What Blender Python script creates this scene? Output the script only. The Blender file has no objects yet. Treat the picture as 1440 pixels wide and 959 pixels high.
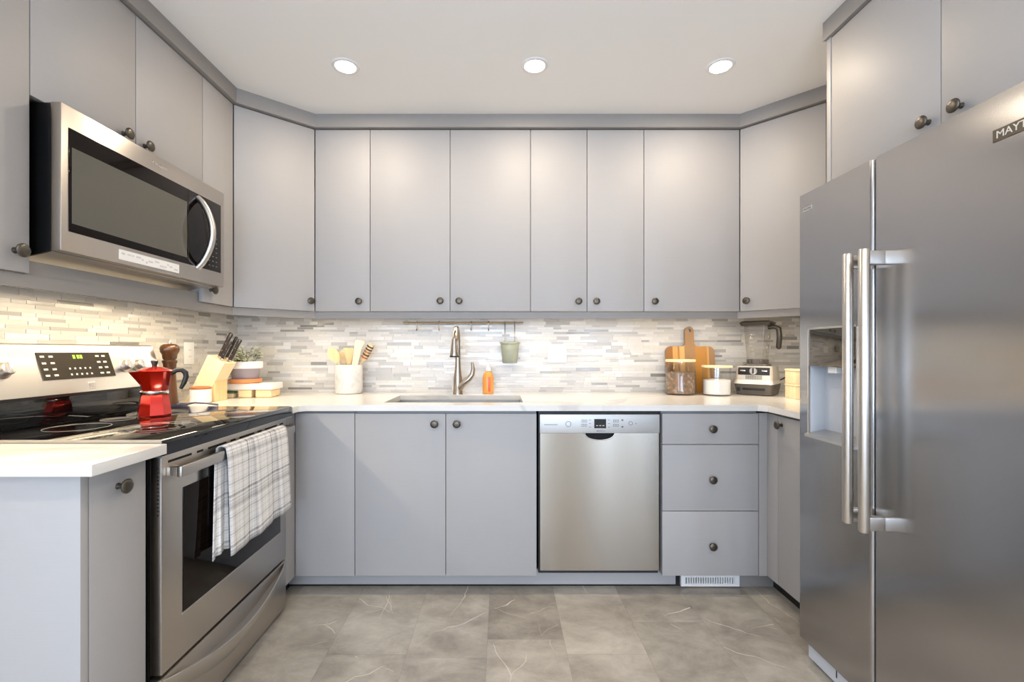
import bpy, bmesh, math, random
from mathutils import Matrix, Vector

random.seed(7)
S = bpy.context.scene
C = S.collection
R = math.radians
EYE = 1.172

# ------------------------------------------------------------------ camera
cam_d = bpy.data.cameras.new('camera')
cam_d.sensor_width = 36.0
cam_d.lens = 16.0
cam_d.shift_x = 15 / 1440
cam_d.shift_y = 13.5 / 1440
cam_d.clip_start = 0.05
cam = bpy.data.objects.new('camera', cam_d)
cam.location = (0, 0, EYE)
cam.rotation_euler = (R(90), 0, 0)
C.objects.link(cam)
S.camera = cam

# ------------------------------------------------------------------ world, exposure
w = bpy.data.worlds.new('sky')
S.world = w
w.use_nodes = True
bg = w.node_tree.nodes['Background']
bg.inputs[0].default_value = (0.75, 0.87, 1.0, 1)
bg.inputs[1].default_value = 1.2
vs = S.view_settings
vs.view_transform = 'Standard'
vs.look = 'None'
vs.gamma = 1.0
vs.use_curve_mapping = False
vs.exposure = 0.25
S.cycles.use_denoising = True
S.cycles.caustics_reflective = False
S.cycles.caustics_refractive = False
S.cycles.sample_clamp_indirect = 6.0
S.cycles.max_bounces = 10

WARM = (1.0, 0.83, 0.63)
LEDW = (1.0, 0.82, 0.56)
LEDB = (1.0, 0.87, 0.70)
DAY = (0.58, 0.74, 1.0)
P_SPOT = 5.2       # each recessed lamp
P_STRIP_BACK = 4.9
P_STRIP_LEFT = 8.2
P_STRIP_RIGHT = 0.8
P_WINDOW = 105.0
P_WINDOW_LEFT = 42.0


def area(name, loc, rot, sx, sy, power, col, shape='RECTANGLE', spread=None):
    d = bpy.data.lights.new(name, 'AREA')
    d.shape = shape
    d.size = sx
    if shape in ('RECTANGLE', 'ELLIPSE'):
        d.size_y = sy
    d.energy = power
    d.color = col
    if spread:
        d.spread = spread
    o = bpy.data.objects.new(name, d)
    o.location = loc
    o.rotation_euler = rot
    C.objects.link(o)
    return o


# daylight through the windows behind the camera; narrow lamps added to streak the dishwasher
area('window_and_streak_light', (-0.35, -3.72, 1.25), (R(100), 0, 0), 2.1, 1.5, P_WINDOW, DAY)
area('window_and_streak_light', (-1.60, -1.45, 1.25), (R(92), 0, R(-90)), 1.5, 1.5, P_WINDOW_LEFT, DAY)
area('window_and_streak_light', (1.83, -3.74, 1.30), (R(90), 0, 0), 0.16, 1.7, P_WINDOW * 0.24, DAY)
area('window_and_streak_light', (2.42, -3.74, 1.30), (R(90), 0, 0), 0.12, 1.7, P_WINDOW * 0.16, DAY)

# ------------------------------------------------------------------ materials


def srgb(r, g, b):
    f = lambda c: (c / 255 / 12.92) if c / 255 <= 0.04045 else ((c / 255 + 0.055) / 1.055) ** 2.4
    return (f(r), f(g), f(b), 1)


def mat(name, col, rough=0.5, metal=0.0, spec=0.5, coat=0.0, emit=None, estr=0.0, aniso=0.0):
    m = bpy.data.materials.new(name)
    m.use_nodes = True
    p = m.node_tree.nodes['Principled BSDF']
    p.inputs['Base Color'].default_value = col
    p.inputs['Roughness'].default_value = rough
    p.inputs['Metallic'].default_value = metal
    p.inputs['Specular IOR Level'].default_value = spec
    p.inputs['Coat Weight'].default_value = coat
    if emit:
        p.inputs['Emission Color'].default_value = emit
        p.inputs['Emission Strength'].default_value = estr
    if aniso:
        p.inputs['Anisotropic'].default_value = aniso
        t = m.node_tree.nodes.new('ShaderNodeTangent')
        t.direction_type = 'UV_MAP'
        m.node_tree.links.new(t.outputs[0], p.inputs['Tangent'])
    return m


class NT:
    """short hand for building node trees"""
    def __init__(self, m):
        self.t = m.node_tree
        self.p = self.t.nodes['Principled BSDF']

    def n(self, kind, **kw):
        nd = self.t.nodes.new('ShaderNode' + kind)
        for k, v in kw.items():
            setattr(nd, k, v)
        return nd

    def l(self, a, b):
        self.t.links.new(a, b)

    def coords(self, scale=(1, 1, 1)):
        tc = self.n('TexCoord')
        mp = self.n('Mapping')
        mp.inputs['Scale'].default_value = scale
        self.l(tc.outputs['Object'], mp.inputs['Vector'])
        return mp.outputs[0]

    def noise(self, vec, scale, detail=4, rough=0.5, dist=0.0):
        n = self.n('TexNoise')
        n.inputs['Scale'].default_value = scale
        n.inputs['Detail'].default_value = detail
        n.inputs['Roughness'].default_value = rough
        n.inputs['Distortion'].default_value = dist
        self.l(vec, n.inputs['Vector'])
        return n.outputs['Fac']

    def math(self, op, a, b=None, clamp=False):
        m = self.n('Math', operation=op)
        m.use_clamp = clamp
        for i, v in enumerate((a, b)):
            if v is None:
                continue
            if isinstance(v, (int, float)):
                m.inputs[i].default_value = v
            else:
                self.l(v, m.inputs[i])
        return m.outputs[0]

    def ramp(self, fac, stops):
        r = self.n('ValToRGB')
        e = r.color_ramp.elements
        while len(e) < len(stops):
            e.new(0.5)
        for el, (pos, col) in zip(e, stops):
            el.position = pos
            el.color = col
        self.l(fac, r.inputs[0])
        return r.outputs[0]

    def mix(self, fac, a, b):
        m = self.n('Mix', data_type='RGBA')
        if isinstance(fac, (int, float)):
            m.inputs[0].default_value = fac
        else:
            self.l(fac, m.inputs[0])
        for i, v in ((6, a), (7, b)):
            if isinstance(v, tuple):
                m.inputs[i].default_value = v
            else:
                self.l(v, m.inputs[i])
        return m.outputs[2]

    def bump(self, h, strength=0.1, dist=0.002):
        b = self.n('Bump')
        b.inputs['Strength'].default_value = strength
        b.inputs['Distance'].default_value = dist
        self.l(h, b.inputs['Height'])
        self.l(b.outputs[0], self.p.inputs['Normal'])


M = {}
# painted cabinets: pale grey with a faint woven grain
M['paint'] = mat('cabinet_paint', srgb(167, 164, 162), 0.5, spec=0.3)
t = NT(M['paint'])
v = t.coords((3, 3, 160))
nz = t.noise(v, 3.0, 3)
t.l(t.ramp(nz, [(0.3, srgb(166, 163, 161)), (0.7, srgb(168, 165, 163))]), t.p.inputs['Base Color'])
t.bump(nz, 0.012, 0.001)
M['carcass'] = mat('cabinet_carcass', srgb(150, 148, 146), 0.5)
M['trim'] = mat('trim_grey', srgb(146, 141, 136), 0.5)  # grey darker than the cabinet doors
M['wall'] = mat('wall_paint', srgb(240, 236, 230), 0.9)
M['ceiling'] = mat('ceiling_paint', srgb(246, 243, 238), 0.95)
M['white'] = mat('white_plastic', srgb(236, 234, 230), 0.35)
M['pewter'] = mat('dark_pewter', srgb(90, 84, 75), 0.34, 0.8)
M['black'] = mat('black_enamel', srgb(14, 14, 15), 0.3)
M['rubber'] = mat('black_plastic', srgb(24, 23, 22), 0.5)
M['glass_black'] = mat('black_ceramic_glass', srgb(12, 11, 11), 0.04, spec=0.7)
M['mesh_glass'] = mat('oven_window_mesh', srgb(92, 89, 80), 0.16, spec=0.4)
M['dark_glass'] = mat('oven_door_glass', srgb(20, 13, 8), 0.06, spec=0.22)


def steel(name, col, rough, aniso=0.65, amp=0.03, rot=0.25):
    m = mat(name, col, rough, 1.0, aniso=aniso)
    m.node_tree.nodes['Principled BSDF'].inputs['Anisotropic Rotation'].default_value = rot
    t = NT(m)
    tc = t.n('TexCoord')
    mp = t.n('Mapping')
    mp.inputs['Scale'].default_value = (0.7, 0.7, 300)
    t.l(tc.outputs['Object'], mp.inputs['Vector'])
    nz = t.noise(mp.outputs[0], 4.0, 2)
    mr = t.n('MapRange')
    mr.inputs['To Min'].default_value = rough - amp
    mr.inputs['To Max'].default_value = rough + amp
    t.l(nz, mr.inputs[0])
    t.l(mr.outputs[0], t.p.inputs['Roughness'])
    return m


M['steel'] = steel('brushed_stainless', srgb(196, 189, 180), 0.30)
M['steel_fridge'] = steel('fridge_stainless', srgb(172, 171, 171), 0.2, 0.85, 0.003, 0.0)
M['steel_dw'] = steel('dishwasher_stainless', srgb(168, 160, 148), 0.22, 0.85, 0.003)
M['steel_bright'] = steel('polished_stainless', srgb(206, 201, 194), 0.32, 0.3, 0.01)
M['panel_steel'] = mat('satin_control_panel', srgb(186, 184, 180), 0.42, 0.55)
M['nickel'] = mat('brushed_nickel', srgb(164, 153, 140), 0.28, 1.0)
M['sink'] = mat('sink_stainless', srgb(188, 184, 176), 0.36, 1.0)
M['grey_plastic'] = mat('light_grey_plastic', srgb(196, 200, 206), 0.4)
M['brass'] = mat('aged_brass', srgb(160, 140, 112), 0.35, 0.9)
M['mark'] = mat('printed_mark', srgb(104, 102, 100), 0.5)
M['mark_light'] = mat('pale_printed_mark', srgb(205, 200, 190), 0.5)
M['screen'] = mat('display_screen', srgb(20, 19, 17), 0.12)
M['screen_brown'] = mat('control_glass', srgb(46, 40, 30), 0.15)
M['digits'] = mat('green_display_digits', srgb(110, 150, 40), 0.4, emit=srgb(130, 190, 40), estr=0.8)
M['red'] = mat('red_enamel', srgb(208, 34, 8), 0.14, 0.75, coat=0.9)
M['red_dark'] = mat('dark_brown_plastic', srgb(40, 30, 22), 0.38)
M['alu'] = mat('polished_aluminium', srgb(214, 206, 196), 0.22, 1.0)
M['sage'] = mat('grey_green_enamel', srgb(158, 160, 140), 0.4)
M['orange'] = mat('orange_soap', srgb(240, 158, 72), 0.25)
M['red_label'] = mat('red_orange_label', srgb(224, 104, 54), 0.4)
M['ceramic'] = mat('white_ceramic', srgb(232, 228, 222), 0.25)
M['lilac'] = mat('grey_lilac_ceramic', srgb(150, 140, 146), 0.5)
M['terracotta'] = mat('orange_terracotta', srgb(214, 140, 82), 0.6)
M['navy'] = mat('navy_enamel', srgb(66, 66, 88), 0.35)
M['leaf'] = mat('variegated_leaf', srgb(120, 130, 80), 0.5)
t = NT(M['leaf'])
t.l(t.ramp(t.noise(t.coords(), 60, 2), [(0.40, srgb(98, 112, 52)), (0.56, srgb(222, 218, 190))]), t.p.inputs['Base Color'])
M['soil'] = mat('soil', srgb(60, 48, 38), 0.9)
M['green'] = mat('green_scrub_fabric', srgb(84, 112, 70), 0.8)
M['powder'] = mat('white_powder', srgb(238, 236, 234), 0.9)
M['tea'] = mat('dried_tea_mix', srgb(120, 84, 60), 0.8)
t = NT(M['tea'])
t.l(t.ramp(t.noise(t.coords(), 55, 3), [(0.38, srgb(112, 108, 94)), (0.52, srgb(150, 104, 72)), (0.62, srgb(158, 148, 130))]), t.p.inputs['Base Color'])
M['bisque'] = mat('cream_blender_shell', srgb(214, 207, 194), 0.35, 0.25)
M['graphite'] = mat('graphite_plastic', srgb(92, 86, 80), 0.42)
M['dark_vent'] = mat('dark_recess', srgb(22, 21, 20), 0.8)
M['lens'] = mat('lamp_lens', srgb(255, 250, 240), 0.5, emit=(1, 0.93, 0.82, 1), estr=12.0)
M['strip'] = mat('led_diffuser', srgb(255, 250, 235), 0.5, emit=(1, 0.86, 0.66, 1), estr=4.0)

# thin clear glass
def clear(name, tint, ior=1.35):
    m = bpy.data.materials.new(name)
    m.use_nodes = True
    nt = m.node_tree
    nt.nodes.clear()
    o = nt.nodes.new('ShaderNodeOutputMaterial')
    mx = nt.nodes.new('ShaderNodeMixShader')
    lw = nt.nodes.new('ShaderNodeLayerWeight')
    lw.inputs['Blend'].default_value = 0.5
    pw = nt.nodes.new('ShaderNodeMath')
    pw.operation = 'POWER'
    pw.inputs[1].default_value = 4.0
    nt.links.new(lw.outputs['Facing'], pw.inputs[0])
    fr = nt.nodes.new('ShaderNodeMath')
    fr.operation = 'MULTIPLY_ADD'
    fr.inputs[1].default_value = 0.5
    fr.inputs[2].default_value = 0.03
    nt.links.new(pw.outputs[0], fr.inputs[0])
    tr = nt.nodes.new('ShaderNodeBsdfTransparent')
    tr.inputs[0].default_value = tint
    gl = nt.nodes.new('ShaderNodeBsdfGlossy')
    gl.inputs['Roughness'].default_value = 0.03
    nt.links.new(fr.outputs[0], mx.inputs[0])
    nt.links.new(tr.outputs[0], mx.inputs[1])
    nt.links.new(gl.outputs[0], mx.inputs[2])
    nt.links.new(mx.outputs[0], o.inputs[0])
    return m


M['lid_dark'] = mat('dark_lid_plastic', srgb(50, 45, 38), 0.4)
M['clear'] = clear('clear_glass', (0.975, 0.98, 0.975, 1))
M['smoky'] = clear('clear_polycarbonate', (0.99, 0.985, 0.975, 1))


def wood(name, c1, c2, scale=(1, 1, 1), freq=40, rough=0.45, axis='X'):
    m = mat(name, c1, rough)
    t = NT(m)
    v = t.coords(scale)
    nz = t.noise(v, freq, 4, 0.6, 0.6)
    t.l(t.ramp(nz, [(0.3, c1), (0.7, c2)]), t.p.inputs['Base Color'])
    return m


M['beech'] = wood('pale_beech', srgb(222, 184, 128), srgb(236, 206, 156), (1, 1, 0.12), 50)
M['bamboo'] = wood('pale_bamboo', srgb(236, 214, 168), srgb(244, 226, 186), (1, 1, 0.1), 50)
M['birch'] = wood('light_birch', srgb(226, 196, 146), srgb(240, 216, 172), (0.15, 1, 1), 60)
M['walnut'] = wood('brown_walnut', srgb(54, 31, 14), srgb(88, 53, 25), (1, 1, 0.1), 60, 0.3)
M['redwood'] = wood('red_brown_wood', srgb(160, 92, 50), srgb(186, 116, 66), (0.2, 1, 1), 60)
# striped acacia board
M['acacia'] = mat('striped_acacia', srgb(180, 120, 60), 0.4)
t = NT(M['acacia'])
tc = t.n('TexCoord')
sx = t.n('SeparateXYZ')
t.l(tc.outputs['Object'], sx.inputs[0])
u = t.math('ADD', t.math('MULTIPLY', sx.outputs[0], 1 / 0.30), 0.5)
stripes = t.ramp(u, [(0.0, srgb(150, 100, 50)), (0.14, srgb(212, 158, 90)), (0.24, srgb(168, 116, 58)), (0.28, srgb(222, 172, 104)),
                     (0.38, srgb(160, 122, 80)), (0.60, srgb(186, 126, 44)), (0.84, srgb(206, 160, 90)), (0.88, srgb(156, 118, 78))])
for nd in t.t.nodes:
    if nd.type == 'VALTORGB':
        nd.color_ramp.interpolation = 'CONSTANT'
gr = t.noise(t.coords((1, 1, 0.08)), 90, 4, 0.6)
t.l(t.mix(t.math('MULTIPLY', gr, 0.35), stripes, srgb(130, 88, 40)), t.p.inputs['Base Color'])

# marble crock
M['marble'] = mat('pale_marble', srgb(214, 208, 200), 0.35)
t = NT(M['marble'])
t.l(t.ramp(t.noise(t.coords(), 14, 6, 0.6, 1.2), [(0.3, srgb(196, 190, 184)), (0.55, srgb(222, 217, 210)), (0.8, srgb(204, 198, 190))]), t.p.inputs['Base Color'])

# quartz worktop
M['quartz'] = mat('white_quartz', srgb(236, 230, 222), 0.16)
t = NT(M['quartz'])
v = t.coords()
n1 = t.noise(v, 0.9, 4, 0.5, 0.8)
d = t.math('ABSOLUTE', t.math('SUBTRACT', n1, 0.5))
vein = t.math('SUBTRACT', 1.0, t.math('MULTIPLY', d, 60), True)
msk = t.math('MULTIPLY', vein, t.math('MULTIPLY', t.math('SUBTRACT', t.noise(v, 2, 2), 0.45), 2.0, True))
t.l(t.mix(msk, srgb(222, 218, 211), srgb(168, 163, 157)), t.p.inputs['Base Color'])

# mosaic: per-tile colour attribute, alpha = roughness
M['mosaic'] = mat('linear_mosaic', (1, 1, 1, 1), 0.3)
t = NT(M['mosaic'])
at = t.n('Attribute', attribute_name='tile')
sep = t.n('SeparateColor')
g = t.noise(t.coords((30, 30, 60)), 1.5, 4)
col = t.mix(t.math('MULTIPLY', g, 0.22), at.outputs['Color'], srgb(150, 146, 140))
t.l(col, t.p.inputs['Base Color'])
t.l(at.outputs['Alpha'], t.p.inputs['Roughness'])
M['grout'] = mat('pale_grout', srgb(206, 200, 190), 0.8)

# floor tile: attribute tone + random offset
M['tile'] = mat('grey_marble_floor_tile', srgb(160, 150, 138), 0.3)
t = NT(M['tile'])
at = t.n('Attribute', attribute_name='tile')
tc = t.n('TexCoord')
sc_ = t.n('VectorMath', operation='MULTIPLY')
sc_.inputs[1].default_value = (9, 9, 9)
t.l(at.outputs['Vector'], sc_.inputs[0])
ad = t.n('VectorMath', operation='ADD')
t.l(tc.outputs['Object'], ad.inputs[0])
t.l(sc_.outputs[0], ad.inputs[1])
mp = t.n('Mapping')
mp.inputs['Rotation'].default_value = (0, 0, R(28))
mp.inputs['Scale'].default_value = (0.9, 1.25, 1)
t.l(ad.outputs[0], mp.inputs['Vector'])
v = mp.outputs[0]
cloud = t.noise(v, 6.0, 9, 0.7, 0.3)
big = t.noise(v, 1.4, 3, 0.5, 0.4)
mixn = t.math('ADD', t.math('MULTIPLY', cloud, 0.55), t.math('MULTIPLY', big, 0.45))
base = t.ramp(mixn, [(0.36, srgb(138, 130, 119)), (0.48, srgb(168, 160, 148)), (0.62, srgb(196, 189, 177))])
va = t.n('Attribute', attribute_name='vein')
c = t.mix(va.outputs['Fac'], base, srgb(234, 226, 212))
hs = t.n('HueSaturation')
t.l(c, hs.inputs['Color'])
t.l(t.math('ADD', t.math('MULTIPLY', at.outputs['Alpha'], 0.12), 0.92), hs.inputs['Value'])
t.l(hs.outputs[0], t.p.inputs['Base Color'])
t.l(t.math('ADD', t.math('MULTIPLY', cloud, 0.25), 0.22), t.p.inputs['Roughness'])
M['seam'] = mat('floor_seam', srgb(140, 131, 120), 0.8)

# checked tea towel driven by its uv
M['towel'] = mat('checked_towel', srgb(225, 222, 216), 0.95, spec=0.1)
t = NT(M['towel'])
uvn = t.n('UVMap', uv_map='cloth')
sx = t.n('SeparateXYZ')
t.l(uvn.outputs[0], sx.inputs[0])


def bands(coord):
    out = None
    for period, width, phase, amt in ((0.165, 0.026, 0.02, 0.42), (0.165, 0.008, 0.046, 0.85), (0.165, 0.007, 0.008, 0.7), (0.055, 0.006, 0.03, 0.5), (0.0183, 0.003, 0.0, 0.28)):
        f = t.math('MODULO', t.math('ADD', coord, phase + 10 * period), period)
        b = t.math('MULTIPLY', t.math('LESS_THAN', f, width), amt)
        out = b if out is None else t.math('MAXIMUM', out, b)
    return out


bx_ = t.math('ADD', t.math('MULTIPLY', bands(sx.outputs[0]), 0.5), t.math('MULTIPLY', bands(sx.outputs[1]), 0.5), True)
t.l(t.mix(bx_, srgb(236, 234, 231), srgb(60, 58, 74)), t.p.inputs['Base Color'])
t.bump(t.noise(t.coords((1, 1, 1)), 500, 2), 0.2, 0.001)

# ------------------------------------------------------------------ mesh helpers


def add_box(bm, x0, x1, y0, y1, z0, z1, bev=0.0, mtx=None, seg=2):
    r = bmesh.ops.create_cube(bm, size=1.0)
    vs_ = r['verts']
    m = Matrix.Translation(((x0 + x1) / 2, (y0 + y1) / 2, (z0 + z1) / 2)) @ Matrix.Diagonal((abs(x1 - x0), abs(y1 - y0), abs(z1 - z0), 1))
    if mtx is not None:
        m = mtx @ m
    bmesh.ops.transform(bm, matrix=m, verts=vs_)
    if bev > 0:
        es = list({e for v in vs_ for e in v.link_edges})
        bmesh.ops.bevel(bm, geom=es, offset=bev, segments=seg, profile=0.6, affect='EDGES')


def add_prism(bm, pts, a0, a1, plane='XY', mtx=None):
    """polygon extruded along the axis missing from plane"""
    def P(p, a):
        if plane == 'XY':
            return Vector((p[0], p[1], a))
        if plane == 'XZ':
            return Vector((p[0], a, p[1]))
        return Vector((a, p[0], p[1]))
    lo = [bm.verts.new(mtx @ P(p, a0) if mtx else P(p, a0)) for p in pts]
    hi = [bm.verts.new(mtx @ P(p, a1) if mtx else P(p, a1)) for p in pts]
    n = len(pts)
    bm.faces.new(lo[::-1])
    bm.faces.new(hi)
    for i in range(n):
        bm.faces.new((lo[i], lo[(i + 1) % n], hi[(i + 1) % n], hi[i]))


def add_lathe(bm, prof, n=32, mtx=None, sx=1.0, sy=1.0, start=0.0):
    rings = []
    for r, z in prof:
        if r < 1e-6:
            p = Vector((0, 0, z))
            rings.append([bm.verts.new(mtx @ p if mtx else p)])
        else:
            ring = []
            for k in range(n):
                a = start + 2 * math.pi * k / n
                p = Vector((r * math.cos(a) * sx, r * math.sin(a) * sy, z))
                ring.append(bm.verts.new(mtx @ p if mtx else p))
            rings.append(ring)
    for a, b in zip(rings, rings[1:]):
        if len(a) == 1 and len(b) == 1:
            continue
        for k in range(n):
            k2 = (k + 1) % n
            if len(a) == 1:
                bm.faces.new((a[0], b[k], b[k2]))
            elif len(b) == 1:
                bm.faces.new((a[k], b[0], a[k2]))
            else:
                bm.faces.new((a[k], b[k], b[k2], a[k2]))


def add_tube(bm, pts, rad, n=10, mtx=None, closed=False, flat=1.0):
    pts = [Vector(p) for p in pts]
    rads = rad if isinstance(rad, (list, tuple)) else [rad] * len(pts)
    rings = []
    ref = None
    m = len(pts)
    for i, p in enumerate(pts):
        if closed:
            d = (pts[(i + 1) % m] - pts[i - 1]).normalized()
        else:
            d = (pts[min(i + 1, m - 1)] - pts[max(i - 1, 0)]).normalized()
        if ref is None:
            ref = Vector((0, 0, 1)) if abs(d.z) < 0.9 else Vector((1, 0, 0))
        a = (ref - d * ref.dot(d)).normalized()
        ref = a
        b = d.cross(a)
        ring = []
        for k in range(n):
            t_ = 2 * math.pi * k / n
            q = p + (a * math.cos(t_) + b * math.sin(t_) * flat) * rads[i]
            ring.append(bm.verts.new(mtx @ q if mtx else q))
        rings.append(ring)
    prs = list(zip(rings, rings[1:]))
    if closed:
        prs.append((rings[-1], rings[0]))
    for a, b in prs:
        for k in range(n):
            bm.faces.new((a[k], a[(k + 1) % n], b[(k + 1) % n], b[k]))
    if not closed:
        bm.faces.new(rings[0][::-1])
        bm.faces.new(rings[-1])


def cells(bm, xs, ys, inc, z0, z1):
    """plate of grid cells with closed sides; inc(i, j) says which cells are solid"""
    nx, ny = len(xs) - 1, len(ys) - 1
    top, bot = {}, {}
    def V(d, i, j, z):
        if (i, j) not in d:
            d[(i, j)] = bm.verts.new((xs[i], ys[j], z))
        return d[(i, j)]
    ok = lambda i, j: 0 <= i < nx and 0 <= j < ny and inc(i, j)
    for i in range(nx):
        for j in range(ny):
            if not ok(i, j):
                continue
            bm.faces.new([V(top, *q, z1) for q in ((i, j), (i + 1, j), (i + 1, j + 1), (i, j + 1))])
            bm.faces.new([V(bot, *q, z0) for q in ((i, j + 1), (i + 1, j + 1), (i + 1, j), (i, j))])
            for di, dj, a, b in ((-1, 0, (i, j + 1), (i, j)), (1, 0, (i + 1, j), (i + 1, j + 1)), (0, -1, (i, j), (i + 1, j)), (0, 1, (i + 1, j + 1), (i, j + 1))):
                if not ok(i + di, j + dj):
                    bm.faces.new((V(bot, *a, z0), V(bot, *b, z0), V(top, *b, z1), V(top, *a, z1)))


def fin(name, bm, material, parent=None, smooth=None, uv=True, recalc=True):
    if recalc:
        bmesh.ops.recalc_face_normals(bm, faces=bm.faces[:])
    if uv and not bm.loops.layers.uv:
        ul = bm.loops.layers.uv.new('uv')
        for f in bm.faces:
            nrm = f.normal
            ax = max(range(3), key=lambda q: abs(nrm[q]))
            for lp in f.loops:
                p = lp.vert.co
                lp[ul].uv = (p.y, p.z) if ax == 0 else ((p.x, p.z) if ax == 1 else (p.x, p.y))
    me = bpy.data.meshes.new(name)
    bm.to_mesh(me)
    bm.free()
    me.materials.append(material)
    if smooth is not None:
        me.shade_smooth()
        me.set_sharp_from_angle(angle=R(smooth))
    o = bpy.data.objects.new(name, me)
    C.objects.link(o)
    if parent:
        o.parent = parent
    return o


def box(name, x0, x1, y0, y1, z0, z1, material, parent=None, bev=0.0, mtx=None):
    bm = bmesh.new()
    add_box(bm, x0, x1, y0, y1, z0, z1, bev, mtx)
    return fin(name, bm, material, parent, 40 if bev else None)


def thing(name, label, cat, loc=(0, 0, 0), rz=0.0, group=None):
    o = bpy.data.objects.new(name, None)
    o.empty_display_size = 0.05
    C.objects.link(o)
    o.location = loc
    o.rotation_euler = (0, 0, rz)
    o['label'] = label
    o['category'] = cat
    if group:
        o['group'] = group
    return o


def tag(o, label, cat, group=None):
    o['label'] = label
    o['category'] = cat
    if group:
        o['group'] = group
    return o


def struct(o):
    o['kind'] = 'structure'
    return o


def text_mesh(bm, body, size, mtx, depth=0.0006):
    """flat raised lettering: local x to the right, y up, z out of the surface"""
    cu = bpy.data.curves.new('lettering', 'FONT')
    cu.body = body
    cu.size = size
    cu.extrude = depth
    cu.align_x = 'CENTER'
    cu.align_y = 'CENTER'
    ob = bpy.data.objects.new('lettering', cu)
    C.objects.link(ob)
    dg = bpy.context.evaluated_depsgraph_get()
    me = bpy.data.meshes.new_from_object(ob.evaluated_get(dg))
    me.transform(mtx)
    bm.from_mesh(me)
    bpy.data.objects.remove(ob)
    bpy.data.curves.remove(cu)
    bpy.data.meshes.remove(me)


FRONT = Matrix.Rotation(R(90), 4, 'X')          # local z becomes -y: out of a front


def at(x, y, z):
    return Matrix.Translation((x, y, z))


KNOB = [(0.0, 0.0), (0.0085, 0.0), (0.0075, 0.004), (0.0055, 0.012), (0.0065, 0.016), (0.014, 0.0185), (0.0185, 0.022),
        (0.019, 0.025), (0.0165, 0.028), (0.010, 0.0298), (0.0, 0.0302)]


def knob(parent, x, y, z, name='knob'):
    bm = bmesh.new()
    add_lathe(bm, KNOB, 20, at(x, y, z) @ FRONT)
    return fin(name, bm, M['pewter'], parent, 35)


def slab(parent, name, x0, x1, z0, z1, kn=None, yf=-0.02, g=0.0015):
    d = box(name, x0 + g, x1 - g, yf, -0.0005, z0 + g, z1 - g, M['paint'], parent, 0.0016)
    if kn:
        knob(d, kn[0], yf, kn[1])
    return d


# ------------------------------------------------------------------ the room
XL, XR, YB = -1.655, 1.93, 2.85
H = 2.45
YR = -3.8
XW2 = 3.6      # the room widens behind the refrigerator
YW2 = 0.72


def vein_strip(bm, lay, vl_, tone, rnd, x0, x1, y0, y1, px_, py_, depth=0, ang=None):
    """one wandering pale vein, drawn as a chain of slender quads that stops at the tile's edge"""
    if ang is None:
        ang = R(rnd.choice((28, 28, 38, 152, 100))) + rnd.uniform(-0.25, 0.25)
    n = rnd.randint(5, 14) if depth == 0 else rnd.randint(3, 6)
    wd = rnd.uniform(0.0012, 0.0034) * (0.7 if depth else 1)
    st_ = rnd.uniform(0.35, 0.9)
    prev = None
    p = Vector((px_, py_))
    dirn = ang
    for k in range(n + 1):
        if not (x0 + .002 < p.x < x1 - .002 and y0 + .002 < p.y < y1 - .002):
            break
        d_ = Vector((math.cos(dirn), math.sin(dirn)))
        nn = Vector((-d_.y, d_.x))
        w_ = wd * math.sin(math.pi * (k + 0.6) / (n + 1.2)) * rnd.uniform(0.6, 1.3)
        cur = (bm.verts.new((p.x + nn.x * w_, p.y + nn.y * w_, 0.00025)), bm.verts.new((p.x - nn.x * w_, p.y - nn.y * w_, 0.00025)))
        if prev:
            f = bm.faces.new((prev[1], cur[1], cur[0], prev[0]))
            for lp in f.loops:
                lp[lay] = tone
                lp[vl_] = (st_, st_, st_, 1)
        if depth == 0 and prev and rnd.random() < 0.12:
            vein_strip(bm, lay, vl_, tone, rnd, x0, x1, y0, y1, p.x, p.y, 1, dirn + rnd.choice((-0.7, 0.7)))
        prev = cur
        dirn = ang + rnd.uniform(-0.45, 0.45)
        p = p + d_ * rnd.uniform(0.018, 0.04)


def floor_mesh():
    bm = bmesh.new()
    lay = bm.loops.layers.float_color.new('tile')
    vl_ = bm.loops.layers.float_color.new('vein')
    rnd = random.Random(5)
    tw, tl, g = 0.31, 0.62, 0.0004
    x = 0.254 - 0.31 * 14
    offs = {0: 1.963, -2: 1.847, -3: 1.736}
    k = -15
    while x < 3.7:
        ix = round((x - 0.571) / 0.31)
        y = offs.get(ix, 1.963 + 0.207 * ix) % tl - tl * 8
        while y < 3.2:
            a = (random.random(), random.random(), random.random(), random.random())
            x0, x1, y0, y1 = max(x, XL - .02) + g, min(x + tw, XW2) - g, max(y, YR) + g, min(y + tl, YB) - g
            if x1 > x0 and y1 > y0:
                f = bm.faces.new([bm.verts.new(p) for p in ((x0, y0, 0), (x1, y0, 0), (x1, y1, 0), (x0, y1, 0))])
                for lp in f.loops:
                    lp[lay] = a
                    lp[vl_] = (0, 0, 0, 1)
                if y1 > 1.0 and x1 > -1.1 and x0 < 1.4:
                    for _ in range(rnd.choice((1, 2, 2, 3, 4))):
                        vein_strip(bm, lay, vl_, a, rnd, x0, x1, y0, y1, rnd.uniform(x0, x1), rnd.uniform(y0, y1))
            y += tl
        x += tw
    return bm


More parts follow.
